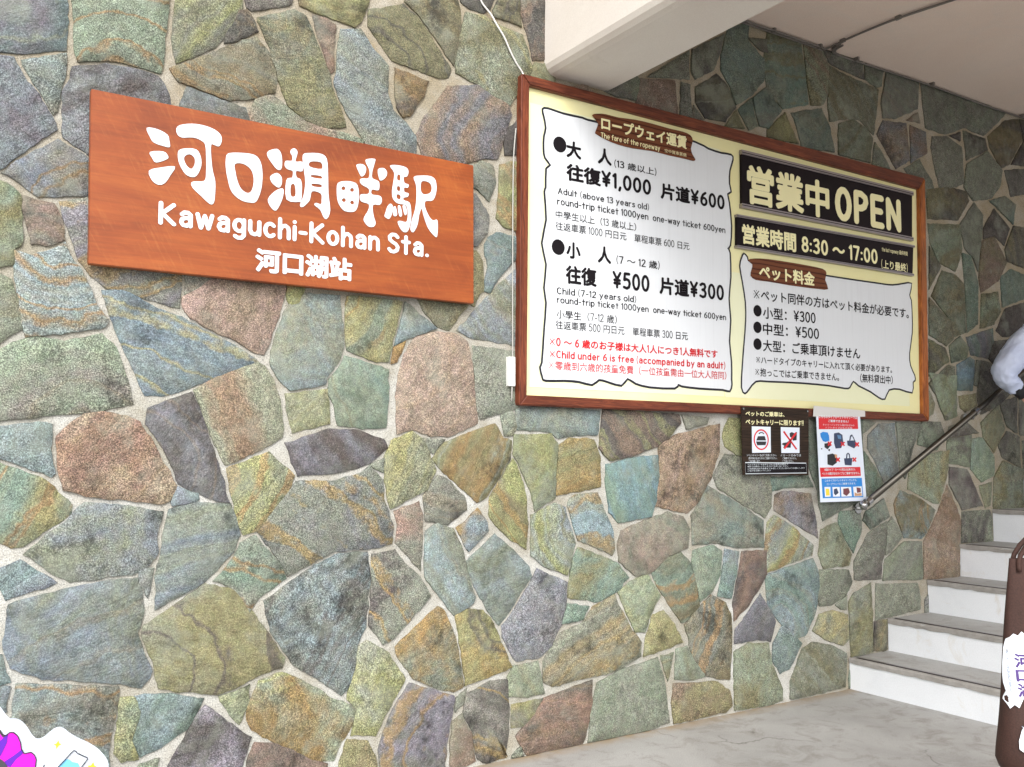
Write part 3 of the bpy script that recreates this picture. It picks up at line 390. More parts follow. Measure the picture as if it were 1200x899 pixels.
STANDEE_ART = [('magenta',[(182,553),(221,605),(260,593),(278,569),(284,555),(293,549),(304,557),(316,555),(326,542),(334,522),(337,503),(345,487),(364,489),(374,478),(379,464),(377,442),(364,410),(327,395),(228,413),(176,483)],-0.459),('violet',[(279,536),(300,553),(298,528),(283,493),(270,483),(268,521)],-0.4605),('violet',[(293,473),(315,485),(339,501),(342,488),(324,474),(309,454),(299,460)],-0.4605),('charcoal',[(264,488),(281,483),(294,470),(305,446),(300,416),(261,408)],-0.462),('charcoal',[(278,568),(287,550),(294,549),(301,556),(293,542),(284,548),(277,560)],-0.4605),('sky',[(460,450),(472,448),(481,439),(497,433),(503,420),(486,394),(447,385),(428,414),(441,431)],-0.459),('yellow',[(439,513),(442,502),(449,499),(441,496),(433,486),(433,496),(425,502),(434,503)],-0.4605),('yellow',[(541,430),(545,417),(553,413),(545,409),(544,397),(536,409),(523,421),(535,420)],-0.4605)]
STANDEE_LINES = [[(428,416),(441,432),(460,451),(474,466),(483,474),(490,471),(493,465),(511,453),(523,446),(524,441),(515,430),(507,419),(489,394),(471,375)],[(278,568),(284,555),(293,549),(304,557),(315,555),(326,543),(334,523),(337,503),(345,488),(364,489),(374,478),(379,464),(377,442),(369,416)],[(402,445),(398,436)]]
CABLE = [(2186,3581),(2210,3536),(2227,3509),(2269,3468),(2298,3423),(2340,3370),(2377,3311),(2413,3266),(2450,3227),(2457,3199)]
CABLE_B = [(2406,2940),(2394,2813),(2389,2606),(2387,2198),(2387,1835),(2382,1636)]
SWITCH = [(2372,1843),(2403,1845),(2403,1705),(2372,1704)]
RAIL = [[4.826,-0.085,1.083],[6.29,-0.085,1.804]]
BRACKETS = [(4867,1083),(5992,1684)]
CEIL_PTS = [(4.041,0.021,3.87),(4.197,0.015,3.87),(4.407,0.004,3.87),(4.602,0.008,3.87),(4.656,-0.012,3.87),(4.654,-0.14,3.87),(4.653,-0.291,3.87),(4.668,-0.509,3.87),(4.724,-0.788,3.87),(4.754,-0.966,3.87)]
CEIL_PTS2 = [(4.683,-0.116,3.87),(4.704,-0.043,3.87),(4.779,-0.002,3.87),(4.949,-0.004,3.87),(5.234,-0.013,3.87),(5.722,-0.021,3.87),(6.372,0.01,3.87),(6.823,-0.014,3.87)]
# ------------------------------------------------------------------ helpers
def link(o, parent=None):
    col.objects.link(o)
    if parent: o.parent = parent
    return o
def mesh_obj(name, verts, faces, m, parent=None, loc=(0, 0, 0), smooth=False):
    me = bpy.data.meshes.new(name)
    me.from_pydata([tuple(v) for v in verts], [], faces); me.validate(); me.update()
    if m: me.materials.append(m)
    if smooth:
        for p in me.polygons: p.use_smooth = True
    o = bpy.data.objects.new(name, me); o.location = loc
    return link(o, parent)
def bm_obj(name, bm, m, parent=None, smooth=False, loc=(0, 0, 0)):
    me = bpy.data.meshes.new(name); bmesh.ops.recalc_face_normals(bm, faces=bm.faces); bm.to_mesh(me); bm.free()
    if m: me.materials.append(m)
    if smooth:
        for p in me.polygons: p.use_smooth = True
    o = bpy.data.objects.new(name, me); o.location = loc
    return link(o, parent)
def tag(o, label=None, cat=None, group=None, kind=None):
    if label: o['label'] = label
    if cat: o['category'] = cat
    if group: o['group'] = group
    if kind: o['kind'] = kind
    return o
def empty(name, loc=(0, 0, 0)):
    o = bpy.data.objects.new(name, None); o.location = loc; o.empty_display_size = .1
    return link(o)
def box(bm, x0, x1, y0, y1, z0, z1, bev=0):
    r = bmesh.ops.create_cube(bm, size=1)
    for v in r['verts']:
        v.co = Vector(((x0 + x1) / 2 + v.co.x * (x1 - x0), (y0 + y1) / 2 + v.co.y * (y1 - y0), (z0 + z1) / 2 + v.co.z * (z1 - z0)))
    if bev:
        es = list({e for v in r['verts'] for e in v.link_edges})
        bmesh.ops.bevel(bm, geom=es, offset=bev, segments=2, affect='EDGES', profile=.5)
def box_obj(name, x0, x1, y0, y1, z0, z1, m, parent=None, bev=0):
    bm = bmesh.new(); box(bm, x0, x1, y0, y1, z0, z1, bev)
    return bm_obj(name, bm, m, parent)
def prism(bm, pts, y0, y1):          # pts in (x,z), thickness from y0 (front, smaller) to y1
    n = len(pts)
    a = [bm.verts.new((x, y0, z)) for x, z in pts]; b = [bm.verts.new((x, y1, z)) for x, z in pts]
    bm.faces.new(a); bm.faces.new(b[::-1])
    for i in range(n): bm.faces.new((a[i], b[i], b[(i + 1) % n], a[(i + 1) % n]))
def plate(name, pts, y0, y1, m, parent=None, mm=True, bev=0):
    P = [(x / 1000, z / 1000) for x, z in pts] if mm else pts
    bm = bmesh.new(); prism(bm, P, y0, y1)
    if bev: bmesh.ops.bevel(bm, geom=list(bm.edges), offset=bev, segments=2, affect='EDGES')
    bmesh.ops.triangulate(bm, faces=[f for f in bm.faces if len(f.verts) > 4])
    return bm_obj(name, bm, m, parent)
def tube(bm, pts, r, n=10, closed_ends=True):
    rings = []; pts = [Vector(p) for p in pts]
    prev = None
    for i, p in enumerate(pts):
        t = (pts[min(i + 1, len(pts) - 1)] - pts[max(i - 1, 0)]).normalized()
        a = Vector((0, 0, 1)) if abs(t.z) < .9 else Vector((1, 0, 0))
        u = t.cross(a).normalized() if prev is None else (prev - t * prev.dot(t)).normalized()
        prev = u; v = t.cross(u)
        rr = r[i] if isinstance(r, (list, tuple)) else r
        rings.append([bm.verts.new(p + (u * math.cos(2 * math.pi * k / n) + v * math.sin(2 * math.pi * k / n)) * rr) for k in range(n)])
    for a, b in zip(rings, rings[1:]):
        for k in range(n): bm.faces.new((a[k], a[(k + 1) % n], b[(k + 1) % n], b[k]))
    if closed_ends: bm.faces.new(rings[0][::-1]); bm.faces.new(rings[-1])
def tube_obj(name, pts, r, m, parent=None, n=10):
    bm = bmesh.new(); tube(bm, pts, r, n); return bm_obj(name, bm, m, parent, smooth=True)
def smooth_path(P, closed=True, k=3):
    n = len(P); out = []
    rng_ = range(n) if closed else range(n - 1)
    for i in rng_:
        g = lambda j: Vector(P[j % n]) if closed else Vector(P[max(0, min(n - 1, j))])
        p0, p1, p2, p3 = g(i - 1), g(i), g(i + 1), g(i + 2)
        for s in range(k):
            t = s / k
            out.append(tuple(.5 * ((2 * p1) + (p2 - p0) * t + (2 * p0 - 5 * p1 + 4 * p2 - p3) * t * t + (3 * p1 - p0 - 3 * p2 + p3) * t ** 3)))
    if not closed: out.append(tuple(P[-1]))
    return out
# ------------------------------------------------------------------ materials
def newmat(name, colr=(.5, .5, .5), rough=.6, metal=0, spec=.5):
    m = bpy.data.materials.new(name); m.use_nodes = True
    b = m.node_tree.nodes['Principled BSDF']
    b.inputs['Base Color'].default_value = (*colr, 1); b.inputs['Roughness'].default_value = rough; b.inputs['Metallic'].default_value = metal
    b.inputs['Specular IOR Level'].default_value = spec
    return m
class NT:
    def __init__(s, m): s.t = m.node_tree; s.b = s.t.nodes['Principled BSDF']
    def n(s, typ, **kw):
        nd = s.t.nodes.new('ShaderNode' + typ)
        for k, v in kw.items():
            if hasattr(nd, k): setattr(nd, k, v)
            else: nd.inputs[k].default_value = v
        return nd
    def l(s, a, b): s.t.links.new(a, b)
    def coord(s, kind='Object', scale=(1, 1, 1)):
        c = s.n('TexCoord'); mp = s.n('Mapping'); mp.inputs['Scale'].default_value = scale
        s.l(c.outputs[kind], mp.inputs[0]); return mp.outputs[0]
    def noise(s, v, scale, detail=4, rough=.6, dist=0):
        nd = s.n('TexNoise'); nd.inputs['Scale'].default_value = scale; nd.inputs['Detail'].default_value = detail
        nd.inputs['Roughness'].default_value = rough; nd.inputs['Distortion'].default_value = dist
        if v is not None: s.l(v, nd.inputs['Vector'])
        return nd.outputs['Fac']
    def ramp(s, f, stops):
        r = s.n('ValToRGB'); e = r.color_ramp.elements
        while len(e) < len(stops): e.new(.5)
        for el, (p, c) in zip(e, stops):
            el.position = p; el.color = (*c, 1) if isinstance(c, (tuple, list)) else (c, c, c, 1)
        s.l(f, r.inputs[0]); return r.outputs[0]
    def mix(s, f, a, b, mode='MIX'):
        m = s.n('Mix', data_type='RGBA', blend_type=mode)
        for sock, v in ((m.inputs['Factor'], f), (m.inputs['A'], a), (m.inputs['B'], b)):
            pass
        ins = [m.inputs[0], m.inputs[6], m.inputs[7]]
        for sock, v in zip(ins, (f, a, b)):
            if isinstance(v, (int, float)): sock.default_value = v if sock.type == 'VALUE' else (v, v, v, 1)
            elif isinstance(v, (tuple, list)): sock.default_value = (*v, 1)
            else: s.l(v, sock)
        return m.outputs[2]
    def bump(s, h, strength=.3, dist=.01, prev=None):
        b = s.n('Bump'); b.inputs['Strength'].default_value = strength; b.inputs['Distance'].default_value = dist
        s.l(h, b.inputs['Height'])
        if prev is not None: s.l(prev, b.inputs['Normal'])
        return b.outputs[0]
def noisy(name, c0, c1, scale=8, rough=.7, bump=.2, bscale=60, dist=.004, spec=.4, stretch=(1, 1, 1), lo=.35, hi=.65, spk=0):
    m = newmat(name, c0, rough, spec=spec); t = NT(m); v = t.coord('Object', stretch)
    f = t.noise(v, scale, 6, .65)
    c = t.ramp(f, [(lo, c0), (hi, c1)])
    if spk:
        sp = t.ramp(t.noise(v, 260, 2, .5), [(.38, 1 - spk), (.62, 1 + spk)])
        c = t.mix(1.0, c, sp, 'MULTIPLY')
    t.l(c, t.b.inputs['Base Color'])
    if bump: t.l(t.bump(t.noise(v, bscale, 4, .6), bump, dist), t.b.inputs['Normal'])
    return m
M = {}
# stone: per-object colours ca, cb, cc and parameters pr=(angle, band width, dark, 0)
def stone_mat():
    m = newmat('stone_face', (.3, .3, .3), .72, spec=.35); t = NT(m)
    def at(n):
        a = t.n('Attribute'); a.attribute_type = 'OBJECT'; a.attribute_name = n; return a
    ca, cb, cc, pr = at('ca'), at('cb'), at('cc'), at('pr')
    sp = t.n('SeparateXYZ'); t.l(pr.outputs['Vector'], sp.inputs[0])
    tc = t.n('TexCoord'); oi = t.n('ObjectInfo')
    add = t.n('VectorMath', operation='ADD')
    mul = t.n('VectorMath', operation='SCALE'); mul.inputs['Scale'].default_value = 37.0
    cx = t.n('CombineXYZ'); t.l(oi.outputs['Random'], cx.inputs[0]); t.l(oi.outputs['Random'], cx.inputs[1]); t.l(oi.outputs['Random'], cx.inputs[2])
    t.l(cx.outputs[0], mul.inputs[0]); t.l(tc.outputs['Object'], add.inputs[0]); t.l(mul.outputs[0], add.inputs[1])
    v = add.outputs[0]
    rot = t.n('VectorRotate', rotation_type='Y_AXIS'); t.l(tc.outputs['Object'], rot.inputs['Vector']); t.l(sp.outputs[0], rot.inputs['Angle'])
    # stretched coordinates along the cleft direction
    st = t.n('Mapping'); st.inputs['Scale'].default_value = (1.0, 1, 3.2); t.l(rot.outputs[0], st.inputs[0])
    addr = t.n('VectorMath', operation='ADD'); t.l(st.outputs[0], addr.inputs[0]); t.l(mul.outputs[0], addr.inputs[1])
    vs = addr.outputs[0]
    at2 = at('pq'); sq = t.n('SeparateXYZ'); t.l(at2.outputs['Vector'], sq.inputs[0])
    sr = t.n('SeparateXYZ'); t.l(rot.outputs[0], sr.inputs[0])
    at3 = at('ps'); sh_ = t.n('VectorMath', operation='ADD'); t.l(tc.outputs['Object'], sh_.inputs[0]); ps2 = t.n('CombineXYZ'); ln = t.n('VectorMath', operation='LENGTH')
    s3 = t.n('SeparateXYZ'); t.l(at3.outputs['Vector'], s3.inputs[0]); t.l(s3.outputs[1], ps2.inputs[0]); t.l(s3.outputs[2], ps2.inputs[2]); t.l(ps2.outputs[0], sh_.inputs[1]); t.l(sh_.outputs[0], ln.inputs[0])
    zr = t.n('Mix', data_type='FLOAT'); t.l(s3.outputs[0], zr.inputs[0]); t.l(sr.outputs[2], zr.inputs[2]); t.l(ln.outputs['Value'], zr.inputs[3])
    wp = t.n('Math', operation='MULTIPLY_ADD'); t.l(t.noise(v, 3.5, 3, .6), wp.inputs[0]); wp.inputs[1].default_value = .17; t.l(zr.outputs[0], wp.inputs[2])
    off = t.n('MapRange'); off.inputs[3].default_value = 0; off.inputs[4].default_value = 60; t.l(oi.outputs['Random'], off.inputs[0])
    one = t.n('Math', operation='ADD'); t.l(wp.outputs[0], one.inputs[0]); t.l(off.outputs[0], one.inputs[1])
    pl = t.n('TexNoise', noise_dimensions='1D'); pl.inputs['Scale'].default_value = 7.0; pl.inputs['Detail'].default_value = 2.5; pl.inputs['Roughness'].default_value = .6; t.l(one.outputs[0], pl.inputs['W'])
    av = t.n('Math', operation='MULTIPLY_ADD'); t.l(pl.outputs['Fac'], av.inputs[0]); t.l(sq.outputs[1], av.inputs[1])
    inv = t.n('Math', operation='SUBTRACT'); inv.inputs[0].default_value = 1.0; t.l(sq.outputs[1], inv.inputs[1])
    nm_ = t.n('Math', operation='MULTIPLY'); t.l(t.noise(v, 4.2, 4, .6, .7), nm_.inputs[0]); t.l(inv.outputs[0], nm_.inputs[1]); t.l(nm_.outputs[0], av.inputs[2])
    big = t.ramp(av.outputs[0], [(.41, 0.0), (.60, 1.0)])
    c = t.mix(big, ca.outputs['Color'], cb.outputs['Color'])
    # rust bands
    o2 = t.n('Math', operation='ADD'); t.l(one.outputs[0], o2.inputs[0]); o2.inputs[1].default_value = 13.7
    wv = t.n('TexNoise', noise_dimensions='1D'); wv.inputs['Scale'].default_value = 5.5; wv.inputs['Detail'].default_value = 2; t.l(o2.outputs[0], wv.inputs['W'])
    bk = t.n('Math', operation='MULTIPLY_ADD'); t.l(t.noise(v, 12, 4, .7), bk.inputs[0]); bk.inputs[1].default_value = .24; t.l(wv.outputs['Fac'], bk.inputs[2])
    band = t.ramp(bk.outputs[0], [(.640, 0.0), (.68, .75), (.70, .75), (.75, 0.0)])
    bm_ = t.n('Math', operation='MULTIPLY'); t.l(band, bm_.inputs[0]); t.l(sp.outputs[1], bm_.inputs[1])
    c = t.mix(bm_.outputs[0], c, cc.outputs['Color'])
    # dark mineral blotches
    db = t.ramp(t.noise(v, 7, 6, .72, .2), [(.53, 1.0), (.66, .34)])
    c = t.mix(sq.outputs[2], c, db, 'MULTIPLY')
    med = t.ramp(t.noise(v, 22, 5, .75), [(.25, .62), (.5, 1.0), (.78, 1.4)])
    c = t.mix(1.0, c, med, 'MULTIPLY')
    # crystal speckle
    s1 = t.ramp(t.noise(v, 210, 3, .75), [(.36, .34), (.5, .95), (.62, 2.3)])
    c = t.mix(sq.outputs[0], c, s1, 'MULTIPLY')
    hue = t.n('TexNoise'); hue.inputs['Scale'].default_value = 34; hue.inputs['Detail'].default_value = 4; t.l(v, hue.inputs['Vector'])
    c = t.mix(.10, c, hue.outputs['Color'], 'OVERLAY')
    # lichen / film tint
    li = t.ramp(t.noise(v, 6, 4, .6), [(.55, 0.0), (.7, .45)])
    c = t.mix(li, c, (.23, .25, .20))
    t.l(c, t.b.inputs['Base Color'])
    h = t.bump(t.noise(vs, 7, 5, .62, .5), .42, .03)
    h = t.bump(t.noise(v, 30, 6, .7), .5, .008, h)
    h = t.bump(t.noise(v, 120, 3, .75), .8, .0028, h)
    t.l(h, t.b.inputs['Normal'])
    rg = t.ramp(t.noise(v, 30, 3), [(.3, .52), (.7, .85)]); t.l(rg, t.b.inputs['Roughness'])
    return m
M['stone'] = stone_mat()
def mortar_mat():
    m = newmat('mortar', (.5, .48, .42), .9, spec=.2); t = NT(m); v = t.coord()
    c = t.ramp(t.noise(v, 2.2, 5, .65), [(.34, (.33, .315, .26)), (.5, (.445, .44, .405)), (.64, (.53, .53, .505))])
    sx = t.n('SeparateXYZ'); t.l(v, sx.inputs[0])
    # brown dirt and ceiling shade painted in: stronger high up and far along
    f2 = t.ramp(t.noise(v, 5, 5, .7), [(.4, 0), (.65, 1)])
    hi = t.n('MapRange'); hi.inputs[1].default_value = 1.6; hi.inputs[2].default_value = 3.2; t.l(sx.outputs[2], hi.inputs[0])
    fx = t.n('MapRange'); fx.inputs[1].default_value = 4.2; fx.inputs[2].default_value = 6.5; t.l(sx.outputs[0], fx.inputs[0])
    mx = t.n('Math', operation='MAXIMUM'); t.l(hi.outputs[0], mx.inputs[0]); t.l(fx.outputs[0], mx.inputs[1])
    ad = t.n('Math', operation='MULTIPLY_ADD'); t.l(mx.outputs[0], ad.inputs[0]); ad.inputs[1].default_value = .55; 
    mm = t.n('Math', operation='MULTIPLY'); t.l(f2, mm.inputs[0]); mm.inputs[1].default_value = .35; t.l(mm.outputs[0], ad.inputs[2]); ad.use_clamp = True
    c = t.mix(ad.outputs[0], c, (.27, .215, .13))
    s = t.ramp(t.noise(v, 200, 3, .75), [(.36, .5), (.5, 1.0), (.62, 1.3)])
    c = t.mix(.9, c, s, 'MULTIPLY')
    pit = t.ramp(t.noise(v, 60, 3, .7), [(.27, .35), (.36, 1.0)])
    c = t.mix(.8, c, pit, 'MULTIPLY')
    t.l(c, t.b.inputs['Base Color'])
    h = t.bump(t.noise(v, 24, 6, .7), .8, .012); h = t.bump(t.noise(v, 110, 3, .7), .6, .003, h)
    t.l(h, t.b.inputs['Normal']); return m
M['mortar'] = mortar_mat()
def wood_sign():
    m = newmat('stained_plywood', (.4, .1, .03), .42, spec=.45); t = NT(m); v = t.coord()
    c = t.ramp(t.noise(t.coord('Object', (1, 1, 3.5)), 2.2, 5, .6, .8), [(.3, (.195, .037, .007)), (.5, (.27, .058, .010)), (.7, (.345, .085, .015))])
    mp = t.n('Mapping'); mp.inputs['Rotation'].default_value = (0, R(-62), 0); mp.inputs['Scale'].default_value = (1, 1, 1)
    tc = t.n('TexCoord'); t.l(tc.outputs['Object'], mp.inputs[0]); mp2 = t.n('Mapping'); mp2.inputs['Scale'].default_value = (13, 30, 110); t.l(mp.outputs[0], mp2.inputs[0])
    fl = t.ramp(t.noise(mp2.outputs[0], 1, 3, .6), [(.52, 0.0), (.72, 1.0)])
    pk = t.ramp(t.noise(v, 5, 4, .7), [(.40, 0.0), (.62, .38)])
    k = t.n('Math', operation='MULTIPLY'); t.l(fl, k.inputs[0]); t.l(pk, k.inputs[1])
    c = t.mix(k.outputs[0], c, (.45, .16, .042))
    gr = t.ramp(t.noise(t.coord('Object', (3, 1, 90)), 1, 4, .6), [(.3, .78), (.7, 1.12)])
    c = t.mix(.8, c, gr, 'MULTIPLY')
    t.l(c, t.b.inputs['Base Color']); t.l(t.bump(t.noise(mp2.outputs[0], 1, 3, .6), .12, .002), t.b.inputs['Normal']); return m
M['signwood'] = wood_sign()
def frame_wood(name, axis, c0, c1):
    m = newmat(name, c0, .48, spec=.35); t = NT(m)
    s = (6, 30, 75) if axis == 'x' else (75, 30, 6)
    v = t.coord('Object', s)
    f = t.noise(v, 1, 5, .65, 1.2)
    c = t.ramp(f, [(.3, tuple(x * .45 for x in c0)), (.5, c0), (.72, c1)])
    big = t.ramp(t.noise(t.coord(), 3, 3), [(.3, .75), (.7, 1.2)])
    c = t.mix(1., c, big, 'MULTIPLY')
    t.l(c, t.b.inputs['Base Color']); t.l(t.bump(f, .35, .003), t.b.inputs['Normal']); return m
M['framex'] = frame_wood('frame_wood_along', 'x', (.125, .028, .012), (.23, .065, .026))
M['framez'] = frame_wood('frame_wood_upright', 'z', (.135, .030, .013), (.25, .070, .028))
M['framez_r'] = frame_wood('frame_wood_right', 'z', (.30, .085, .018), (.50, .17, .035))  # right upright: lighter, more orange wood colour
M['cream'] = noisy('cream_panel', (.78, .73, .38), (.81, .77, .45), 1.5, .75, .0, spec=.12)
M['pale'] = noisy('pale_panel', (.74, .75, .50), (.78, .79, .57), 1.2, .75, .0, spec=.12)
def sheet(name, c):
    m = newmat(name, c, .75, spec=.12); t = NT(m)
    st = t.ramp(t.noise(t.coord('Object', (60, 1, 1.2)), 1, 3, .7), [(.30, .95), (.5, 1.0), (.7, 1.0)])
    cc = t.mix(1., c, st, 'MULTIPLY'); t.l(cc, t.b.inputs['Base Color']); return m
M['white_panel'] = sheet('white_panel', (.69, .715, .745))
M['ink'] = newmat('black_print', (.008, .006, .008), .6, spec=.15)
M['outline'] = newmat('outline_print', (.006, .006, .012), .5)
M['red'] = newmat('red_print', (.55, .006, .012), .5)
M['lettering_cream'] = newmat('cream_lettering', (.86, .81, .47), .5)
M['white'] = newmat('white_lettering', (.66, .72, .77), .45)
M['plate_black'] = noisy('dark_plate', (.006, .003, .005), (.011, .006, .008), 4, .5, 0, spec=.15)
M['rail_grey'] = newmat('aluminium_channel', (.33, .30, .31), .38, .8)
def plaque():
    m = newmat('printed_plank', (.13, .045, .02), .5, spec=.2); t = NT(m)
    wv = t.n('TexWave', wave_type='BANDS', bands_direction='Z'); wv.inputs['Scale'].default_value = 7; wv.inputs['Distortion'].default_value = 3.5; wv.inputs['Detail'].default_value = 1.5; wv.inputs['Detail Scale'].default_value = 1.4
    t.l(t.coord('Object', (.45, 1, 1.6)), wv.inputs['Vector'])
    c = t.ramp(wv.outputs['Fac'], [(.04, (.05, .012, .006)), (.12, (.135, .042, .017)), (.9, (.16, .052, .022))])
    t.l(c, t.b.inputs['Base Color']); return m
M['plaque'] = plaque()
def darkplank():
    m = newmat('dark_plank_print', (.02, .015, .012), .5, spec=.18); t = NT(m)
    f = t.noise(t.coord('Object', (6, 1, 120)), 1, 4, .6)
    c = t.ramp(f, [(.35, (.010, .006, .004)), (.6, (.035, .020, .012)), (.8, (.085, .045, .025))])
    t.l(c, t.b.inputs['Base Color']); return m
M['darkplank'] = darkplank()
M['paper'] = newmat('poster_paper', (.70, .76, .86), .35)
M['tape'] = newmat('clear_tape', (.62, .60, .58), .15)
flat = dict(blue=(.02, .22, .62), red=(.62, .012, .02), black=(.012, .012, .016), navy=(.03, .045, .10), steelblue=(.10, .22, .40), tan=(.55, .30, .16),
            yellow=(.80, .62, .04), maroon=(.16, .04, .05), magenta=(.80, .005, .60), violet=(.11, .01, .42), charcoal=(.05, .05, .06), sky=(.16, .50, .80), white=(.78, .80, .84))
FM = {k: newmat('print_' + k, v, .45) for k, v in flat.items()}
def concrete(name, cs, scale, stain, rough=.8, spk=.12, bump=.25, smear=(1, 1, 1), stain_lo=.52):
    m = newmat(name, cs[0], rough, spec=.3); t = NT(m); v = t.coord('Object', smear)
    c = t.ramp(t.noise(v, scale, 6, .62, .6), [(.30, cs[0]), (.5, cs[1]), (.70, cs[2])])
    s = t.ramp(t.noise(v, scale * 2.7, 6, .7, 1.0), [(stain_lo, 0.0), (stain_lo + .16, .8)])
    c = t.mix(s, c, stain)
    sp = t.ramp(t.noise(t.coord(), 210, 3, .7), [(.36, 1 - spk), (.5, 1), (.64, 1 + spk)])
    c = t.mix(1., c, sp, 'MULTIPLY')
    pit = t.ramp(t.noise(t.coord(), 17, 2, .5, 0), [(.16, .4), (.20, 1.0)])
    c = t.mix(.7, c, pit, 'MULTIPLY')
    t.l(c, t.b.inputs['Base Color'])
    h = t.bump(t.noise(v, 12, 5, .6), bump, .01); h = t.bump(t.noise(t.coord(), 140, 3, .7), bump, .002, h)
    t.l(h, t.b.inputs['Normal']); return m
M['floor'] = concrete('floor_concrete', [(.29, .283, .272), (.34, .332, .32), (.385, .377, .365)], 2.2, (.235, .22, .20), .62, .16, .25, (1, 1, 1), .50)
fm = NT(M['floor']); src = fm.b.inputs['Base Color'].links[0].from_socket
vo = fm.n('TexVoronoi', feature='DISTANCE_TO_EDGE'); vo.inputs['Scale'].default_value = .9      # a few hairline cracks and scuffs
wq = fm.n('VectorMath', operation='ADD'); nq = fm.n('TexNoise'); nq.inputs['Scale'].default_value = 3; nq.inputs['Detail'].default_value = 5; fm.l(fm.coord(), nq.inputs['Vector'])
sc_ = fm.n('VectorMath', operation='SCALE'); sc_.inputs['Scale'].default_value = .5; fm.l(nq.outputs['Color'], sc_.inputs[0]); fm.l(fm.coord(), wq.inputs[0]); fm.l(sc_.outputs[0], wq.inputs[1]); fm.l(wq.outputs[0], vo.inputs['Vector'])
ck = fm.ramp(vo.outputs['Distance'], [(.0, 1.0), (.006, 0.0)]); gate = fm.ramp(fm.noise(fm.coord(), 1.7, 3), [(.54, 0.0), (.60, .8)])
cg = fm.n('Math', operation='MULTIPLY'); fm.l(ck, cg.inputs[0]); fm.l(gate, cg.inputs[1])
src = fm.mix(cg.outputs[0], src, (.07, .06, .05))
sc2 = fm.ramp(fm.noise(fm.coord('Object', (2.2, 26, 1)), 1, 5, .75), [(.63, 0.0), (.72, .45)])
src = fm.mix(sc2, src, (.15, .14, .125))
grit = fm.ramp(fm.noise(fm.coord(), 45, 4, .8), [(.22, .5), (.34, 1.0)]); src = fm.mix(.8, src, grit, 'MULTIPLY')      # tan dirt caught along the foot of the wall
cc_ = fm.n('TexCoord'); sx_ = fm.n('SeparateXYZ'); fm.l(cc_.outputs['Object'], sx_.inputs[0])
mr_ = fm.n('MapRange'); mr_.inputs[1].default_value = -.10; mr_.inputs[2].default_value = 0.0; fm.l(sx_.outputs[1], mr_.inputs[0])
ml_ = fm.n('Math', operation='MULTIPLY'); fm.l(mr_.outputs[0], ml_.inputs[0]); fm.l(fm.ramp(fm.noise(fm.coord(), 9, 4, .7), [(.3, .2), (.6, 1.0)]), ml_.inputs[1])
fm.l(fm.mix(ml_.outputs[0], src, (.30, .225, .14)), fm.b.inputs['Base Color'])
M['ceiling'] = concrete('painted_ceiling', [(.76, .61, .52), (.80, .665, .575), (.82, .70, .62)], .6, (.74, .64, .565), .85, .07, .25)
M['beam'] = concrete('painted_beam', [(.59, .535, .475), (.635, .585, .53), (.66, .62, .56)], 1.1, (.565, .515, .455), .8, .05, .18, (1, 1, 1), .58)
M['riser'] = concrete('painted_riser', [(.71, .73, .765), (.76, .78, .81), (.79, .81, .84)], 2.5, (.67, .64, .59), .55, .05, .15, (1, 1, 1), .57)
M['tread'] = concrete('tread_concrete', [(.33, .325, .315), (.38, .375, .365), (.42, .415, .405)], 2.2, (.27, .25, .225), .6, .12, .3)
M['nosing_dark'] = newmat('nosing_rubber', (.035, .030, .028), .6)
M['nosing_grey'] = noisy('nosing_mortar', (.26, .245, .225), (.36, .34, .32), 12, .7, .3)
M['steel'] = newmat('stainless_steel', (.12, .11, .095), .28, 1.0)
M['chrome'] = newmat('chromed_fitting', (.42, .42, .42), .15, 1.0)
M['cable_white'] = newmat('white_cable', (.66, .64, .62), .5)
M['cable_grey'] = newmat('grey_conduit', (.15, .135, .12), .6)
M['switchplate'] = newmat('white_plastic', (.72, .72, .70), .4)
M['soil'] = M['floor']
# ------------------------------------------------------------------ ground, ceiling
bm = bmesh.new()
S = 600
bm.faces.new([bm.verts.new(p) for p in ((-S, -S, 0), (S, -S, 0), (S, S, 0), (-S, S, 0))])
tag(bm_obj('ground', bm, M['floor']), kind='structure')
tag(box_obj('ceiling', 2.90, 12, -4.6, 0.3, 3.872, 4.15, M['ceiling']), kind='structure')
# concrete beam with a chamfered lower left edge
bt = empty('concrete_beam', (2.6, 0, 3.25))
tag(bt, 'cream painted concrete beam running out from the stone wall above the fare board', 'beam')
prof = [(2.588, 3.30), (2.598, 3.275), (2.618, 3.256), (2.650, 3.249), (2.978, 3.249), (2.984, 3.254), (2.984, 4.15), (2.588, 4.15)]
n = len(prof); V = [(x - 2.6, y, z - 3.25) for y in (-4.6, 0.004) for x, z in prof]
F = [tuple(range(n)), tuple(range(2 * n - 1, n - 1, -1))] + [(i, i + n, (i + 1) % n + n, (i + 1) % n) for i in range(n)]
mesh_obj('beam_body', V, F, M['beam'], bt)
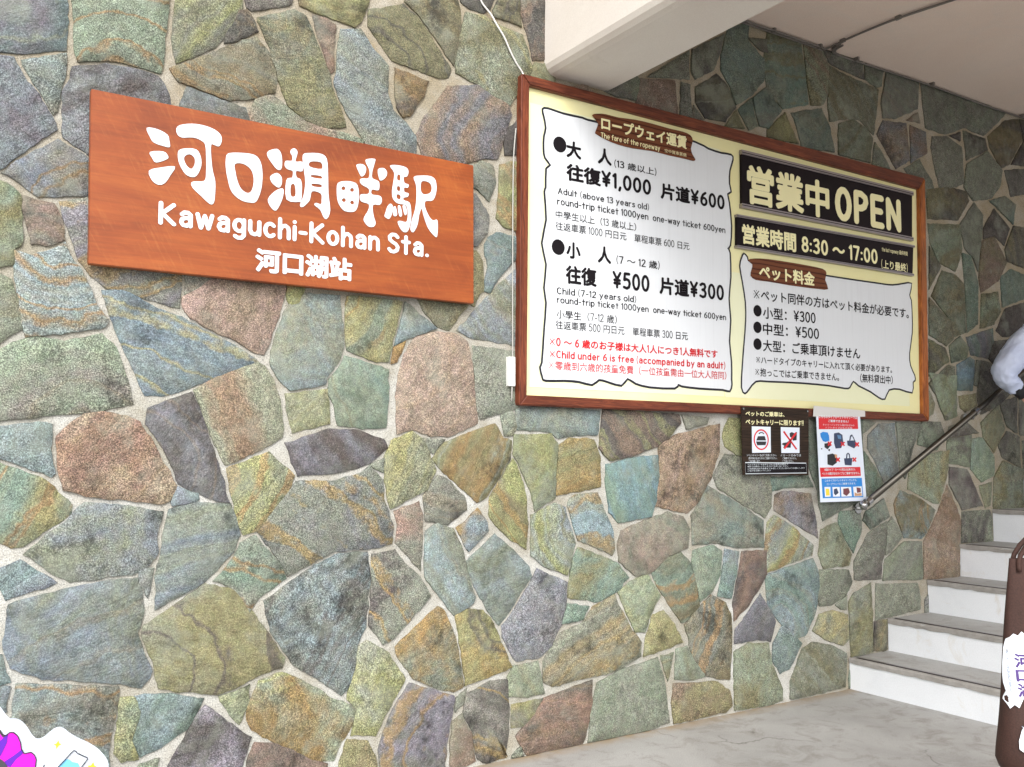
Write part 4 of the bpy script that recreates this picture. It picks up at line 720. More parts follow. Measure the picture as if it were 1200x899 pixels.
# ------------------------------------------------------------------ stone wall
wall = empty('stone_wall', (0, 0, 0))
tag(wall, 'crazy paved wall of irregular grey green, blue and brown stones set in pale mortar', 'wall')
MY = 0.005
box_obj('mortar', -0.8, 9.4, MY, .34, 0, 4.6, M['mortar'], wall)
PAL_ = dict(B=(.180, .222, .240), G=(.195, .218, .160), Y=(.255, .245, .110), O=(.170, .155, .080), T=(.135, .190, .155), R=(.215, .140, .100), P=(.155, .152, .172),
           D=(.072, .060, .056), N=(.172, .176, .142), K=(.280, .215, .165), U=(.255, .165, .062), S=(.160, .235, .295))
PAL = {k: tuple(.84 * q + .16 * g_ for q, g_ in zip(v, (.170, .178, .150))) for k, v in PAL_.items()}
def poly_shape(P):
    n = len(P); Q = []
    for i in range(n):                      # a hair larger than traced, so the joints stay narrow
        a, b, c = Vector(P[i - 1]), Vector(P[i]), Vector(P[(i + 1) % n])
        t1, t2 = (b - a).normalized(), (c - b).normalized(); n1, n2 = Vector((t1.y, -t1.x)), Vector((t2.y, -t2.x))
        h = (n1 + n2).normalized(); q = b + h * min(.011, .0055 / max(.3, h.dot(n1)))
        Q.append(q)
    out = []
    m_ = len(Q)
    for i in range(m_):
        a, b = Q[i], Q[(i + 1) % m_]; L = (b - a).length; k = max(1, int(round(L / .020)))
        for s in range(k): out.append(a + (b - a) * s / k)
    res = []
    for p in out:
        nv = noise.noise_vector(Vector((p.x * 22, 3.1, p.y * 22))); nv2 = noise.noise_vector(Vector((p.x * 55, 7.7, p.y * 55)))
        res.append(Vector((p.x + nv.x * .005 + nv2.x * .0045, max(.003, p.y + nv.z * .005 + nv2.z * .0045))))
    return res
rs = random.Random(11)
def stone_geo(P, c, seed):
    O = poly_shape(P); n = len(O)
    r = random.Random(seed)
    proud = r.uniform(.002, .0065); tx, tz = r.uniform(-.018, .018), r.uniform(-.018, .018)
    size = sum((p - c).length for p in O) / n
    def ring_at(ins, dep, cap):
        ring = []
        for p in O:
            d = c - p; L = d.length; q = p + d * min(.8, ins / max(L, 1e-4)); y = dep
            if cap: y += (tx * (q.x - c.x) + tz * (q.y - c.y)) * .5 + noise.noise(Vector((q.x * 9, seed, q.y * 9))) * .004
            ring.append((q.x - c.x, min(y, MY + .012), q.y - c.y))
        return ring
    e_ = ring_at(0, -proud + .0022, True)
    rings = [ring_at(-.0012, MY + .012, False), e_, e_, ring_at(.0032, -proud, True), ring_at(.45 * size, -proud - .002, True)]
    V = [v for rg in rings for v in rg]; F = []
    for k in (0, 2, 3):
        for i in range(n):
            F.append((k * n + i, k * n + (i + 1) % n, (k + 1) * n + (i + 1) % n, (k + 1) * n + i))
    V.append((0, -proud - .002 + noise.noise(Vector((c.x * 9, seed, c.y * 9))) * .0045, 0)); ci = len(V) - 1; k = len(rings) - 1
    for i in range(n): F.append((k * n + i, k * n + (i + 1) % n, ci))
    return V, F
def centroid(P):
    A = cx = cy = 0
    for i in range(len(P)):
        x0, y0 = P[i]; x1, y1 = P[(i + 1) % len(P)]; k = x0 * y1 - x1 * y0; A += k; cx += (x0 + x1) * k; cy += (y0 + y1) * k
    return Vector((cx / (3 * A), cy / (3 * A)))
def vary(c, r, s=.10):
    g = 1 + r.uniform(-s, s); return [max(.02, x * g * (1 + r.uniform(-.05, .05))) for x in c] + [1.0]
def parse(line):
    a = line.split(); return a[0], [tuple(int(q) / 1000 for q in p.split(',')) for p in a[1:]]
def make_stone(code, P, seed):
    c = centroid(P); V, F = stone_geo(P, c, seed)
    o = mesh_obj('stone', V, F, M['stone'], wall, (c.x, 0, c.y), smooth=True)
    r = random.Random(seed * 7 + 1)
    main = [k for k in code if k.isupper()]; low = [k.upper() for k in code if k.islower()]
    dk = .62 if '*' in code else (.76 if '+' in code else .94)  # starred stones carry ceiling shade in their colour; plus-marked upper left ones are darker
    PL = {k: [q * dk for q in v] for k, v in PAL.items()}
    o['ca'] = vary(PL[main[0]], r); o['cb'] = vary(PL[main[1] if len(main) > 1 else main[0]], r, .18)
    o['cc'] = vary(PL[low[0]] if low else PL['U'], r)
    o['pq'] = [r.uniform(.45, 1.0), r.choice((.1, .35, .7)), r.choice((.1, .5, 1.0))]
    an = r.uniform(0, 6.28); o['ps'] = [1.0 if r.random() < .35 else 0.0, .24 * math.cos(an), .24 * math.sin(an)]
    o['pr'] = [r.uniform(-1.2, 1.2), 1.0 if low else (.25 if r.random() < .3 else 0.0), 0.0]
    return o
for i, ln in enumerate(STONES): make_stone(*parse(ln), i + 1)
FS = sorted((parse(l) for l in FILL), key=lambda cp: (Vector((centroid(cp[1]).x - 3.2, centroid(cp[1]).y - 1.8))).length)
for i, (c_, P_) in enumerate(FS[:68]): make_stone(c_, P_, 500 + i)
V, F = [], []
for i, (c_, P_) in enumerate(FS[68:]):
    c = centroid(P_); v, f = stone_geo(P_, c, 800 + i); b = len(V)
    V += [(x + c.x, y, z + c.y) for x, y, z in v]; F += [tuple(q + b for q in t_) for t_ in f]
if V:
    o = mesh_obj('outer_stones', V, F, M['stone'], wall, smooth=True); o['kind'] = 'stuff'
    o['ca'] = [*PAL['N'], 1]; o['cb'] = [*PAL['G'], 1]; o['cc'] = [*PAL['R'], 1]; o['pr'] = [.3, .6, 0]; o['pq'] = [.8, .5, .5]; o['ps'] = [0.0, 0.0, 0.0]
# ------------------------------------------------------------------ lettering
def mm(P): return [(x / 1000, z / 1000) for x, z in P]
def text_mesh(txt, bold):
    cu = bpy.data.curves.new('t', 'FONT'); cu.body = txt; cu.size = 1; cu.resolution_u = 3; cu.fill_mode = 'FRONT'
    ob = bpy.data.objects.new('t', cu); col.objects.link(ob)
    dg = bpy.context.evaluated_depsgraph_get(); me = bpy.data.meshes.new_from_object(ob.evaluated_get(dg))
    bpy.data.objects.remove(ob); bpy.data.curves.remove(cu)
    if bold > 0 and len(me.vertices):
        b0 = bmesh.new(); b0.from_mesh(me); n = 8 if bold >= .028 else 4
        base = me.copy()
        for k in range(n):
            a = 2 * math.pi * (k + .25) / n; st = len(b0.verts); b0.from_mesh(base); b0.verts.ensure_lookup_table()
            for v in b0.verts[st:]: v.co.x += bold * math.cos(a); v.co.y += bold * math.sin(a); v.co.z += .01 * (k + 1)
        b0.to_mesh(me); b0.free(); bpy.data.meshes.remove(base)
    return me
# hand-lettering alphabet: strokes in a box with cap height .74 and x-height .5
def ell(cx, cy, rx, ry, a0=0, a1=360, n=14):
    return [(cx + rx * math.cos(R(a0 + (a1 - a0) * k / n)), cy + ry * math.sin(R(a0 + (a1 - a0) * k / n))) for k in range(n + 1)]
def P_(s): return [tuple(float(q) for q in p.split(',')) for p in s.split()]
HAND = {
'K': (.44, [P_('0,0 0,.74'), P_('.42,.72 .05,.36 .44,0')]), 'A': (.42, [P_('0,0 .2,.74 .42,0'), P_('.07,.25 .35,.25')]),
'C': (.40, [ell(.22, .37, .22, .37, 50, 310)]), 'O': (.42, [ell(.21, .37, .21, .37)]), 'P': (.36, [P_('0,0 0,.74 .2,.74 .34,.66 .36,.54 .3,.42 .18,.36 0,.36')]),
'E': (.34, [P_('.34,.74 0,.74 0,0 .34,0'), P_('0,.38 .3,.38')]), 'N': (.40, [P_('0,0 0,.74 .4,0 .4,.74')]), 'T': (.40, [P_('0,.74 .4,.74'), P_('.2,.74 .2,0')]),
'S': (.36, [P_('.36,.64 .26,.73 .12,.73 .02,.63 .03,.5 .14,.41 .28,.34 .37,.22 .33,.07 .2,0 .08,.01 0,.1')]),
'a': (.34, [P_('.04,.42 .12,.5 .24,.5 .33,.42 .33,0'), P_('.33,.27 .18,.3 .05,.24 .02,.12 .08,.02 .2,0 .33,.1')]),
'b': (.34, [P_('0,.74 0,0'), ell(.17, .24, .17, .24)]), 'c': (.32, [ell(.18, .25, .18, .25, 45, 315)]), 'd': (.34, [P_('.34,.74 .34,0'), ell(.17, .24, .17, .24)]),
'e': (.35, [P_('.02,.26 .34,.26') + ell(.18, .25, .17, .25, 0, 315)]), 'f': (.25, [P_('.28,.72 .18,.74 .11,.66 .11,0'), P_('0,.46 .25,.46')]),
'g': (.34, [ell(.17, .27, .17, .22), P_('.34,.5 .34,-.1 .26,-.2 .12,-.21 .03,-.15')]), 'h': (.33, [P_('0,.74 0,0'), P_('0,.3 .08,.46 .2,.5 .31,.42 .33,.3 .33,0')]),
'i': (.0, [P_('0,.5 0,0'), P_('0,.69 0,.70')]), 'k': (.32, [P_('0,.74 0,0'), P_('.3,.5 .04,.24 .32,0')]), 'l': (.0, [P_('0,.74 0,0')]),
'm': (.49, [P_('0,.5 0,0'), P_('0,.36 .08,.48 .17,.48 .24,.38 .24,0'), P_('.24,.36 .32,.48 .42,.48 .49,.38 .49,0')]),
'n': (.33, [P_('0,.5 0,0'), P_('0,.34 .08,.47 .2,.5 .31,.42 .33,.3 .33,0')]), 'o': (.36, [ell(.18, .25, .18, .25)]), 'p': (.34, [P_('0,.5 0,-.2'), ell(.17, .25, .17, .25)]),
'r': (.22, [P_('0,.5 0,0'), P_('0,.32 .08,.46 .22,.49')]), 's': (.28, [P_('.28,.44 .16,.5 .04,.44 .04,.34 .14,.27 .26,.2 .28,.1 .16,0 0,.06')]),
't': (.28, [P_('.14,.70 .14,0'), P_('0,.48 .28,.48')]), 'u': (.33, [P_('0,.5 0,.16 .06,.03 .17,0 .28,.06 .33,.18'), P_('.33,.5 .33,0')]), 'v': (.32, [P_('0,.5 .16,0 .32,.5')]),
'w': (.50, [P_('0,.5 .12,0 .25,.46 .38,0 .5,.5')]), 'y': (.34, [P_('0,.5 .17,.08'), P_('.34,.5 .06,-.2')]),
'0': (.37, [ell(.185, .37, .185, .37)]), '1': (.12, [P_('0,.62 .11,.74 .11,0')]), '2': (.36, [P_('.02,.6 .1,.72 .24,.73 .34,.62 .31,.45 0,0 .36,0')]),
'3': (.36, [P_('.02,.66 .14,.74 .28,.72 .34,.58 .27,.44 .14,.4 .28,.37 .36,.22 .3,.05 .16,0 0,.06')]), '4': (.36, [P_('.26,0 .26,.74 0,.2 .36,.2')]),
'5': (.36, [P_('.33,.74 .06,.74 .03,.42 .16,.47 .3,.42 .36,.26 .31,.07 .17,0 0,.05')]), '6': (.36, [P_('.3,.73 .13,.6 .03,.38 .02,.2'), ell(.19, .21, .17, .21)]),
'7': (.36, [P_('0,.74 .36,.74 .14,0')]), '8': (.36, [ell(.18, .56, .15, .18), ell(.18, .19, .18, .19)]), '￥': (.40, [P_('0,.74 .2,.4 .4,.74'), P_('.2,.4 .2,0'), P_('.04,.36 .36,.36'), P_('.04,.2 .36,.2')]),
',': (.06, [P_('.05,.04 0,-.12')]), '.': (.02, [P_('0,.02 .01,.02')]), ':': (.02, [P_('0,.08 .01,.08'), P_('0,.44 .01,.44')]), '-': (.2, [P_('0,.3 .2,.3')]),
'※': (.62, [P_('.06,.08 .56,.64'), P_('.06,.64 .56,.08'), P_('.31,.64 .31,.66'), P_('.31,.07 .31,.06'), P_('.03,.36 .04,.36'), P_('.59,.36 .58,.36')]),
'(': (.12, [P_('.12,.82 .03,.6 0,.36 .03,.1 .12,-.12')]), ')': (.12, [P_('0,.82 .09,.6 .12,.36 .09,.1 0,-.12')]), '!': (.02, [P_('0,.74 0,.24'), P_('0,.03 .01,.03')]),
}
def hand_text(txt, bold, rad):
    """one flat mesh: hand-lettered strokes for Latin and digits, font outlines for the rest; returns V (x, z, layer), F"""
    V, F = [], []; x = 0; lay = [0]
    def cap(p, r):
        lay[0] += 1; b = len(V); z = (lay[0] % 40) * .004
        for k in range(10): V.append((p[0] + r * math.cos(k * math.pi / 5), p[1] + r * math.sin(k * math.pi / 5), z))
        F.append(tuple(range(b, b + 10)))
    i = 0
    while i < len(txt):
        ch = txt[i]
        if ch == ' ': x += .26; i += 1; continue
        if ch == '　': x += 1.0; i += 1; continue
        if ch in HAND:
            w_, st = HAND[ch]; r = rad * (.6 if ch in '()※' else 1.0); x += r
            for s in st:
                s = [(x + a * 1.04, b * 1.06) for a, b in s]
                for p in s: cap(p, r)
                for p, q in zip(s, s[1:]):
                    d = Vector((q[0] - p[0], q[1] - p[1]))
                    if d.length < 1e-5: continue
                    nn = Vector((-d.y, d.x)).normalized() * r; lay[0] += 1; z = (lay[0] % 40) * .004; b = len(V)
                    V += [(p[0] + nn.x, p[1] + nn.y, z), (p[0] - nn.x, p[1] - nn.y, z), (q[0] - nn.x, q[1] - nn.y, z), (q[0] + nn.x, q[1] + nn.y, z)]; F.append((b, b + 1, b + 2, b + 3))
            x += w_ * 1.04 + r + .075; i += 1; continue
        j = i
        while j < len(txt) and txt[j] not in HAND and txt[j] not in ' 　': j += 1
        run = txt[i:j]; me = text_mesh(run, bold); b = len(V)
        V += [(v.co.x + x, v.co.y, v.co.z * .8) for v in me.vertices]; F += [tuple(q + b for q in p.vertices) for p in me.polygons]
        bpy.data.meshes.remove(me); x += 1.0 * len(run) + .04; i = j
    return V, F
def hand_mesh(txt, bold):
    rad = .092 if bold >= .05 else (.078 if bold >= .035 else (.070 if bold >= .028 else (.058 if bold >= .010 else .042)))
    V, F = hand_text(txt, bold, rad)
    me = bpy.data.meshes.new('lettering'); me.from_pydata(V, [], F); me.update(); return me
def lettering(txt, bx, m, bold, y, parent, th=0.0):
    me = hand_mesh(txt, bold)
    if not len(me.vertices): return None
    xs = [v.co.x for v in me.vertices]; zs = [v.co.y for v in me.vertices]
    ax, bx_, az, bz = min(xs), max(xs), min(zs), max(zs)
    X0, X1, Z0, Z1 = [q / 1000 for q in bx]
    px, py, pz = parent.location
    cx, cz = (X0 + X1) / 2, (Z0 + Z1) / 2
    for v in me.vertices:
        x = X0 + (v.co.x - ax) / (bx_ - ax) * (X1 - X0); z = Z0 + (v.co.y - az) / (bz - az) * (Z1 - Z0)
        v.co = (x - cx, -v.co.z * .004, z - cz)
    if th:
        b = bmesh.new(); b.from_mesh(me)
        r = bmesh.ops.extrude_face_region(b, geom=list(b.faces))
        for v in [g for g in r['geom'] if isinstance(g, bmesh.types.BMVert)]: v.co.y -= th
        bmesh.ops.recalc_face_normals(b, faces=b.faces); b.to_mesh(me); b.free()
    me.materials.clear(); me.materials.append(m); me.name = 'lettering'
    o = bpy.data.objects.new('lettering', me); o.location = (cx - px, y - py, cz - pz)
    link(o, parent); return o
MT = dict(ink=M['ink'], red=M['red'], cream=M['lettering_cream'], white=M['white'])
def art(name, rings, y, m, parent, th=.006, k=3, bev=.0012):
    cu = bpy.data.curves.new('a', 'CURVE'); cu.dimensions = '2D'; cu.fill_mode = 'BOTH'; cu.extrude = th / 2; cu.bevel_depth = bev; cu.bevel_resolution = 1
    xs = [x for x, z in rings[0]]; zs = [z for x, z in rings[0]]
    cx, cz = (min(xs) + max(xs)) / 2, (min(zs) + max(zs)) / 2
    for rg in rings:
        pts = smooth_path(rg, True, k) if k > 1 else rg
        sp = cu.splines.new('POLY'); sp.points.add(len(pts) - 1); sp.use_cyclic_u = True
        for p, q in zip(sp.points, pts): p.co = (q[0] - cx, q[1] - cz, 0, 1)
    ob = bpy.data.objects.new('a', cu); col.objects.link(ob)
    dg = bpy.context.evaluated_depsgraph_get(); me = bpy.data.meshes.new_from_object(ob.evaluated_get(dg))
    bpy.data.objects.remove(ob); bpy.data.curves.remove(cu)
    for v in me.vertices: v.co = (v.co.x, -v.co.z, v.co.y)
    me.materials.clear(); me.materials.append(m)
    for p in me.polygons: p.material_index = 0
    me.name = name
    o = bpy.data.objects.new(name, me); px, py, pz = parent.location; o.location = (cx - px, y - py, cz - pz)
    return link(o, parent)
def rel(o, parent):
    o.location = Vector(o.location) - Vector(parent.location); o.parent = parent; return o
def place(o, parent): return rel(o, parent)
# ------------------------------------------------------------------ station sign
sg = empty('station_sign', (1.345, -.01, 2.075))
tag(sg, 'orange brown wooden station name sign with raised white Japanese and English lettering', 'sign')
place(plate('sign_board', SIGN, -.056, -.020, M['signwood'], None, bev=.0025), sg)
for X in (.80, 1.88):
    for Z_ in (2.2, 2.6): place(box_obj('spacer', X - .03, X + .03, -.020, .012, Z_ - .03, Z_ + .03, M['framex']), sg)
for rings in KANJI: art('painted_character', [mm(r) for r in rings], -.0572, M['white'], sg, .0022, 3, .0005)
def split_letters(o, parent):
    me = o.data; n = len(me.vertices); par = list(range(n))
    def find(a):
        while par[a] != a: par[a] = par[par[a]]; a = par[a]
        return a
    for e in me.edges: par[find(e.vertices[0])] = find(e.vertices[1])
    isl = {}
    for i in range(n): isl.setdefault(find(i), []).append(i)
    cl = sorted([[min(me.vertices[i].co.x for i in s), max(me.vertices[i].co.x for i in s), s] for s in isl.values()], key=lambda q: q[0])
    out = []
    for c in cl:
        if out and c[0] < out[-1][1] - .35 * min(c[1] - c[0], out[-1][1] - out[-1][0]): out[-1][1] = max(out[-1][1], c[1]); out[-1][2] = out[-1][2] + c[2]
        else: out.append(list(c))
    for a, b_, s in out:
        idx = {v: k for k, v in enumerate(s)}; cx = (a + b_) / 2
        V = [(me.vertices[i].co.x - cx, me.vertices[i].co.y, me.vertices[i].co.z) for i in s]
        F = [tuple(idx[v] for v in p.vertices) for p in me.polygons if p.vertices[0] in idx]
        mesh_obj('letter', V, F, me.materials[0], parent, (o.location.x + cx, o.location.y, o.location.z))
    bpy.data.objects.remove(o)
for grp, txt, bx, m, bold, y in TEXTS:
    if grp == 'sign': split_letters(lettering(txt, bx, MT[m], bold, -.0562, sg, th=.0018), sg)
# ------------------------------------------------------------------ fare board
fb = empty('fare_board', (3.96, -.02, 1.62))
tag(fb, 'large cream ropeway fare board with prices and opening hours in a dark wooden frame', 'notice board')
bo, bi = mm(BOARD_OUT), mm(BOARD_IN)
def rail_piece(pts, m):
    bm = bmesh.new(); prism(bm, pts, -.078, -.037)
    es = [e for e in bm.edges if all(v.co.y < -.07 for v in e.verts)]
    bmesh.ops.bevel(bm, geom=es, offset=.006, segments=3, affect='EDGES')
    bmesh.ops.triangulate(bm, faces=[f for f in bm.faces if len(f.verts) > 4])
    place(bm_obj('frame_rail', bm, m), fb)
def cutc(i, d=.012):      # two points that cut an outer corner
    p = Vector(bo[i]); a = (Vector(bo[i - 1]) - p).normalized() * d; b = (Vector(bo[(i + 1) % 4]) - p).normalized() * d
    return p + a, p + b, p + (a + b) * .3
c0, c1, c2, c3 = cutc(0), cutc(1), cutc(2), cutc(3)
g_ = .0006
rail_piece([tuple(c0[2]), tuple(c0[1]), tuple(c1[0]), tuple(c1[2]), bi[1], bi[0]], M['framex'])
rail_piece([tuple(c2[2]), tuple(c2[1]), tuple(c3[0]), tuple(c3[2]), bi[3], bi[2]], M['framex'])
def off(pts, dx): return [(x + dx, z) for x, z in pts]
rail_piece([tuple(c1[2]), tuple(c1[1]), tuple(c2[0]), tuple(c2[2]), bi[2], bi[1]], M['framez_r'])
rail_piece([tuple(c3[2]), tuple(c3[1]), tuple(c0[0]), tuple(c0[2]), bi[0], bi[3]], M['framez'])
place(plate('back_panel', [(x + dx, z + dz) for (x, z), dx, dz in zip(BOARD_IN, (-6, 6, 6, -6), (6, 6, -6, -6))], -.050, -.037, M['cream']), fb)
place(plate('pale_sheet', [(2490, 3085), (3760, 3075), (3760, 1700), (2485, 1705)], -.0515, -.0495, M['pale']), fb)
place(plate('pale_sheet', [(3768, 2790), (5395, 2300), (5395, 1700), (3768, 1698)][:0] or [(3768, 2395), (5418, 2395), (5400, 1690), (3768, 1698)], -.0515, -.0495, M['pale']), fb)
def grow(P, d):
    n = len(P); out = []
    for i in range(n):
        a, b, c = Vector(P[i - 1]), Vector(P[i]), Vector(P[(i + 1) % n])
        t1 = (b - a).normalized(); t2 = (c - b).normalized(); nn = Vector((t1.y + t2.y, -(t1.x + t2.x)))
        nn = nn.normalized() if nn.length > 1e-6 else Vector((t1.y, -t1.x)); out.append(b + nn * d)
    return out
def area(P): return sum(P[i][0] * P[(i + 1) % len(P)][1] - P[(i + 1) % len(P)][0] * P[i][1] for i in range(len(P))) / 2
def flat_shape(name, P, y, m, parent, outline=None, k=3, th=.0008):
    P = [tuple(p) for p in (smooth_path(P, True, k) if k > 1 else P)]
    if area(P) < 0: P = P[::-1]
    if outline:
        bm = bmesh.new(); C_ = list(P) + [P[0], P[1]]
        tube(bm, [(x, 0, z) for x, z in C_], outline[0] / 2, 8, False)
        for v in bm.verts: v.co.y = y - .0003 + v.co.y * .12
        place(bm_obj('outline', bm, outline[1], smooth=True), parent)
    return art(name, [P], y + th / 2, m, parent, th, 1, 0)
flat_shape('white_panel', mm(PANEL_A), -.0530, M['white_panel'], fb, (.0115, M['outline']), 2)
flat_shape('white_panel', mm(PANEL_B), -.0530, M['white_panel'], fb, (.0105, M['outline']), 2)
flat_shape('title_plaque', mm(PLAQUE_A), -.0565, M['plaque'], fb, None, 2, .002)
flat_shape('title_plaque', mm(PLAQUE_B), -.0565, M['plaque'], fb, None, 2, .002)
for x, z, r_ in BULLETS:
    flat_shape('bullet', [((x + r_ * math.cos(k * math.pi / 8)) / 1000, (z + r_ * math.sin(k * math.pi / 8)) / 1000) for k in range(16)], -.0545, M['ink'], fb, None, 1)
for nm, q in (('open_plate', OPEN_PLATE), ('hours_plate', HOURS_PLATE)):
    place(plate(nm, q, -.066, -.0508, M['plate_black'], bev=.001), fb)
    (x0, z0), (x1, z1), (x2, z2), (x3, z3) = mm(q)
    h = .022 if nm == 'open_plate' else .012
    for (xa, za, xb, zb, s) in ((x0, z0, x1, z1, -1), (x3, z3, x2, z2, 1)):
        if nm == 'hours_plate' : s2 = s
        bm = bmesh.new(); prism(bm, [(xa - .004, za - s * .003), (xb + .004, zb - s * .003), (xb + .004, zb + s * h), (xa - .004, za + s * h)], -.074, -.0512)
        place(bm_obj('channel', bm, M['rail_grey']), fb)
        bm = bmesh.new(); prism(bm, [(xa - .003, za + s * h * .45), (xb + .003, zb + s * h * .45), (xb + .003, zb + s * h * .62), (xa - .003, za + s * h * .62)], -.0752, -.0738)
        place(bm_obj('channel_groove', bm, M['ink']), fb)
for grp, txt, bx, m, bold, y in TEXTS:
    if grp == 'board': lettering(txt, bx, MT[m], bold, -.0545 if y == -60 and m != 'cream' else (-.0578 if y == -60 else -.0672), fb)
# ------------------------------------------------------------------ small notice and poster
nb = empty('pet_notice', (4.09, -.08, 1.27))
tag(nb, 'small dark wood patterned notice with two pet pictograms hanging below the fare board', 'notice')
place(plate('notice_panel', NOTICE, -.083, -.079, M['darkplank']), nb)
for q in NOTICE_WHITE: flat_shape('pictogram_panel', mm(q), -.0840, M['paper'], nb, None, 1)
q = mm(NOTICE_FRAME)
flat_shape('text_frame', q, -.0838, M['ink'], nb, (.005, M['white']), 1, .0006)
(rx, rz), (lx, lz), (tx_, tz_) = mm(RING)
a_, b_ = rx - lx, tz_ - rz
bm = bmesh.new(); K_ = 28
ra = [bm.verts.new((rx + a_ * math.cos(2 * math.pi * k / K_), -.0848, rz + b_ * math.sin(2 * math.pi * k / K_))) for k in range(K_)]
rb = [bm.verts.new((rx + a_ * .84 * math.cos(2 * math.pi * k / K_), -.0848, rz + b_ * .86 * math.sin(2 * math.pi * k / K_))) for k in range(K_)]
for k in range(K_): bm.faces.new((ra[k], ra[(k + 1) % K_], rb[(k + 1) % K_], rb[k]))
place(bm_obj('ring_mark', bm, FM['red']), nb)
for (x, z) in ((NOTICE[0][0] + 14, NOTICE[0][1] - 12), (NOTICE[1][0] - 14, NOTICE[1][1] - 12)):
    tb = bmesh.new(); tube(tb, [(x / 1000, -.083, z / 1000), (x / 1000, -.088, z / 1000)], .006, 10); place(bm_obj('screw', tb, M['chrome']), nb)
pb = empty('pet_poster', (4.63, -.08, 1.11))
tag(pb, 'white laminated poster with red and blue blocks of pet carriers taped below the fare board', 'poster')
bm = bmesh.new()      # sheet curled a little
pq = mm(POSTER); NX, NZ = 6, 10; vv = []
for j in range(NZ + 1):
    for i in range(NX + 1):
        u, v_ = i / NX, j / NZ
        x = (pq[0][0] * (1 - u) + pq[1][0] * u) * (1 - v_) + (pq[3][0] * (1 - u) + pq[2][0] * u) * v_
        z = (pq[0][1] * (1 - u) + pq[1][1] * u) * (1 - v_) + (pq[3][1] * (1 - u) + pq[2][1] * u) * v_
        vv.append(bm.verts.new((x, -.0850, z)))
for j in range(NZ):
    for i in range(NX): bm.faces.new((vv[j * (NX + 1) + i], vv[j * (NX + 1) + i + 1], vv[(j + 1) * (NX + 1) + i + 1], vv[(j + 1) * (NX + 1) + i]))
r = bmesh.ops.extrude_face_region(bm, geom=list(bm.faces))
for v in [g for g in r['geom'] if isinstance(g, bmesh.types.BMVert)]: v.co.y += .0015
place(bm_obj('poster_sheet', bm, M['paper']), pb)
for q in POSTER_RED: flat_shape('red_block', mm(q), -.0857, FM['red'], pb, None, 1, .0005)
flat_shape('blue_block', mm(POSTER_BLUE), -.0857, FM['blue'], pb, None, 1, .0005)
place(plate('tape', POSTER_TAPE, -.0865, -.0853, M['tape']), pb)
for (m, q, y) in ICONS:
    p_ = nb if q[0][0] < 4360 else pb
    yy = {-.0845: -.0845, -.0855: -.0852, -.0862: -.0862, -.0875: -.0870, -.088: -.0875}.get(round(y, 4), -.0864)
    flat_shape('pictogram', mm(q), yy, FM[m], p_, None, 1, .0004)
for grp, txt, bx, m, bold, y in TEXTS:
    if grp == 'notice': lettering(txt, bx, MT[m], bold, -.0846, nb)
    if grp == 'poster': lettering(txt, bx, MT[m], bold, -.0866, pb)
for e_ in (fb, nb, pb): e_.location.y += .035
# ------------------------------------------------------------------ cables, switch plate
def surf(P, y): return [(x, y, z) for x, z in P]
cb = mm(CABLE); c3 = [(x, -.016 + .006 * math.sin(i), z) for i, (x, z) in enumerate(cb)]
c3 = smooth_path(c3, False, 4)
tag(tube_obj('wall_cable', c3, .0042, M['cable_white']), 'thin white cable running diagonally down the stones to the board corner', 'cable')
c3 = smooth_path([(x, -.020, z) for x, z in mm(CABLE_B)], False, 4)
tag(tube_obj('wall_cable', c3, .0032, newmat('dull_cable', (.38, .37, .34), .6)), 'thin white cable running straight down beside the left edge of the fare board', 'cable')
(x0, z0), (x1, z1), (x2, z2), (x3, z3) = mm(SWITCH)
tag(box_obj('switch_box', x0 - .01, x1 - .004, -.028, .004, z2, z0, M['switchplate'], bev=.003), 'small white box on the stones behind the lower left edge of the fare board', 'switch box')
def conduit(P, lab, dz, second):
    e = empty('ceiling_conduit', P[0]); tag(e, lab, 'conduit')
    for k, d in enumerate((0, .022)):
        q = smooth_path([(x + (d if second else 0), min(y, -.008) - (0 if second else d), z - .012) for x, y, z in P], False, 4)
        place(tube_obj('pipe', q, .0062, M['cable_grey']), e)
    for i in range(1, len(P) - 1, 2):
        x, y, z = P[i]; y = min(y, -.012)
        place(box_obj('clip', x - .006, x + .010, y - .030, y + .004, z - .019, z + .002, M['cable_grey']), e)
conduit([(2.99, -.015, 3.87), (3.5, -.015, 3.87)] + CEIL_PTS + [(4.82, -1.6, 3.87), (4.95, -2.6, 3.87), (5.0, -3.3, 3.87)],
        'pair of dark conduits along the ceiling edge that turn outward across the ceiling', 0, False)
conduit(CEIL_PTS2 + [(7.6, -.015, 3.87), (9.3, -.015, 3.87)], 'dark conduit following the joint of wall and ceiling above the stairs', 0, True)
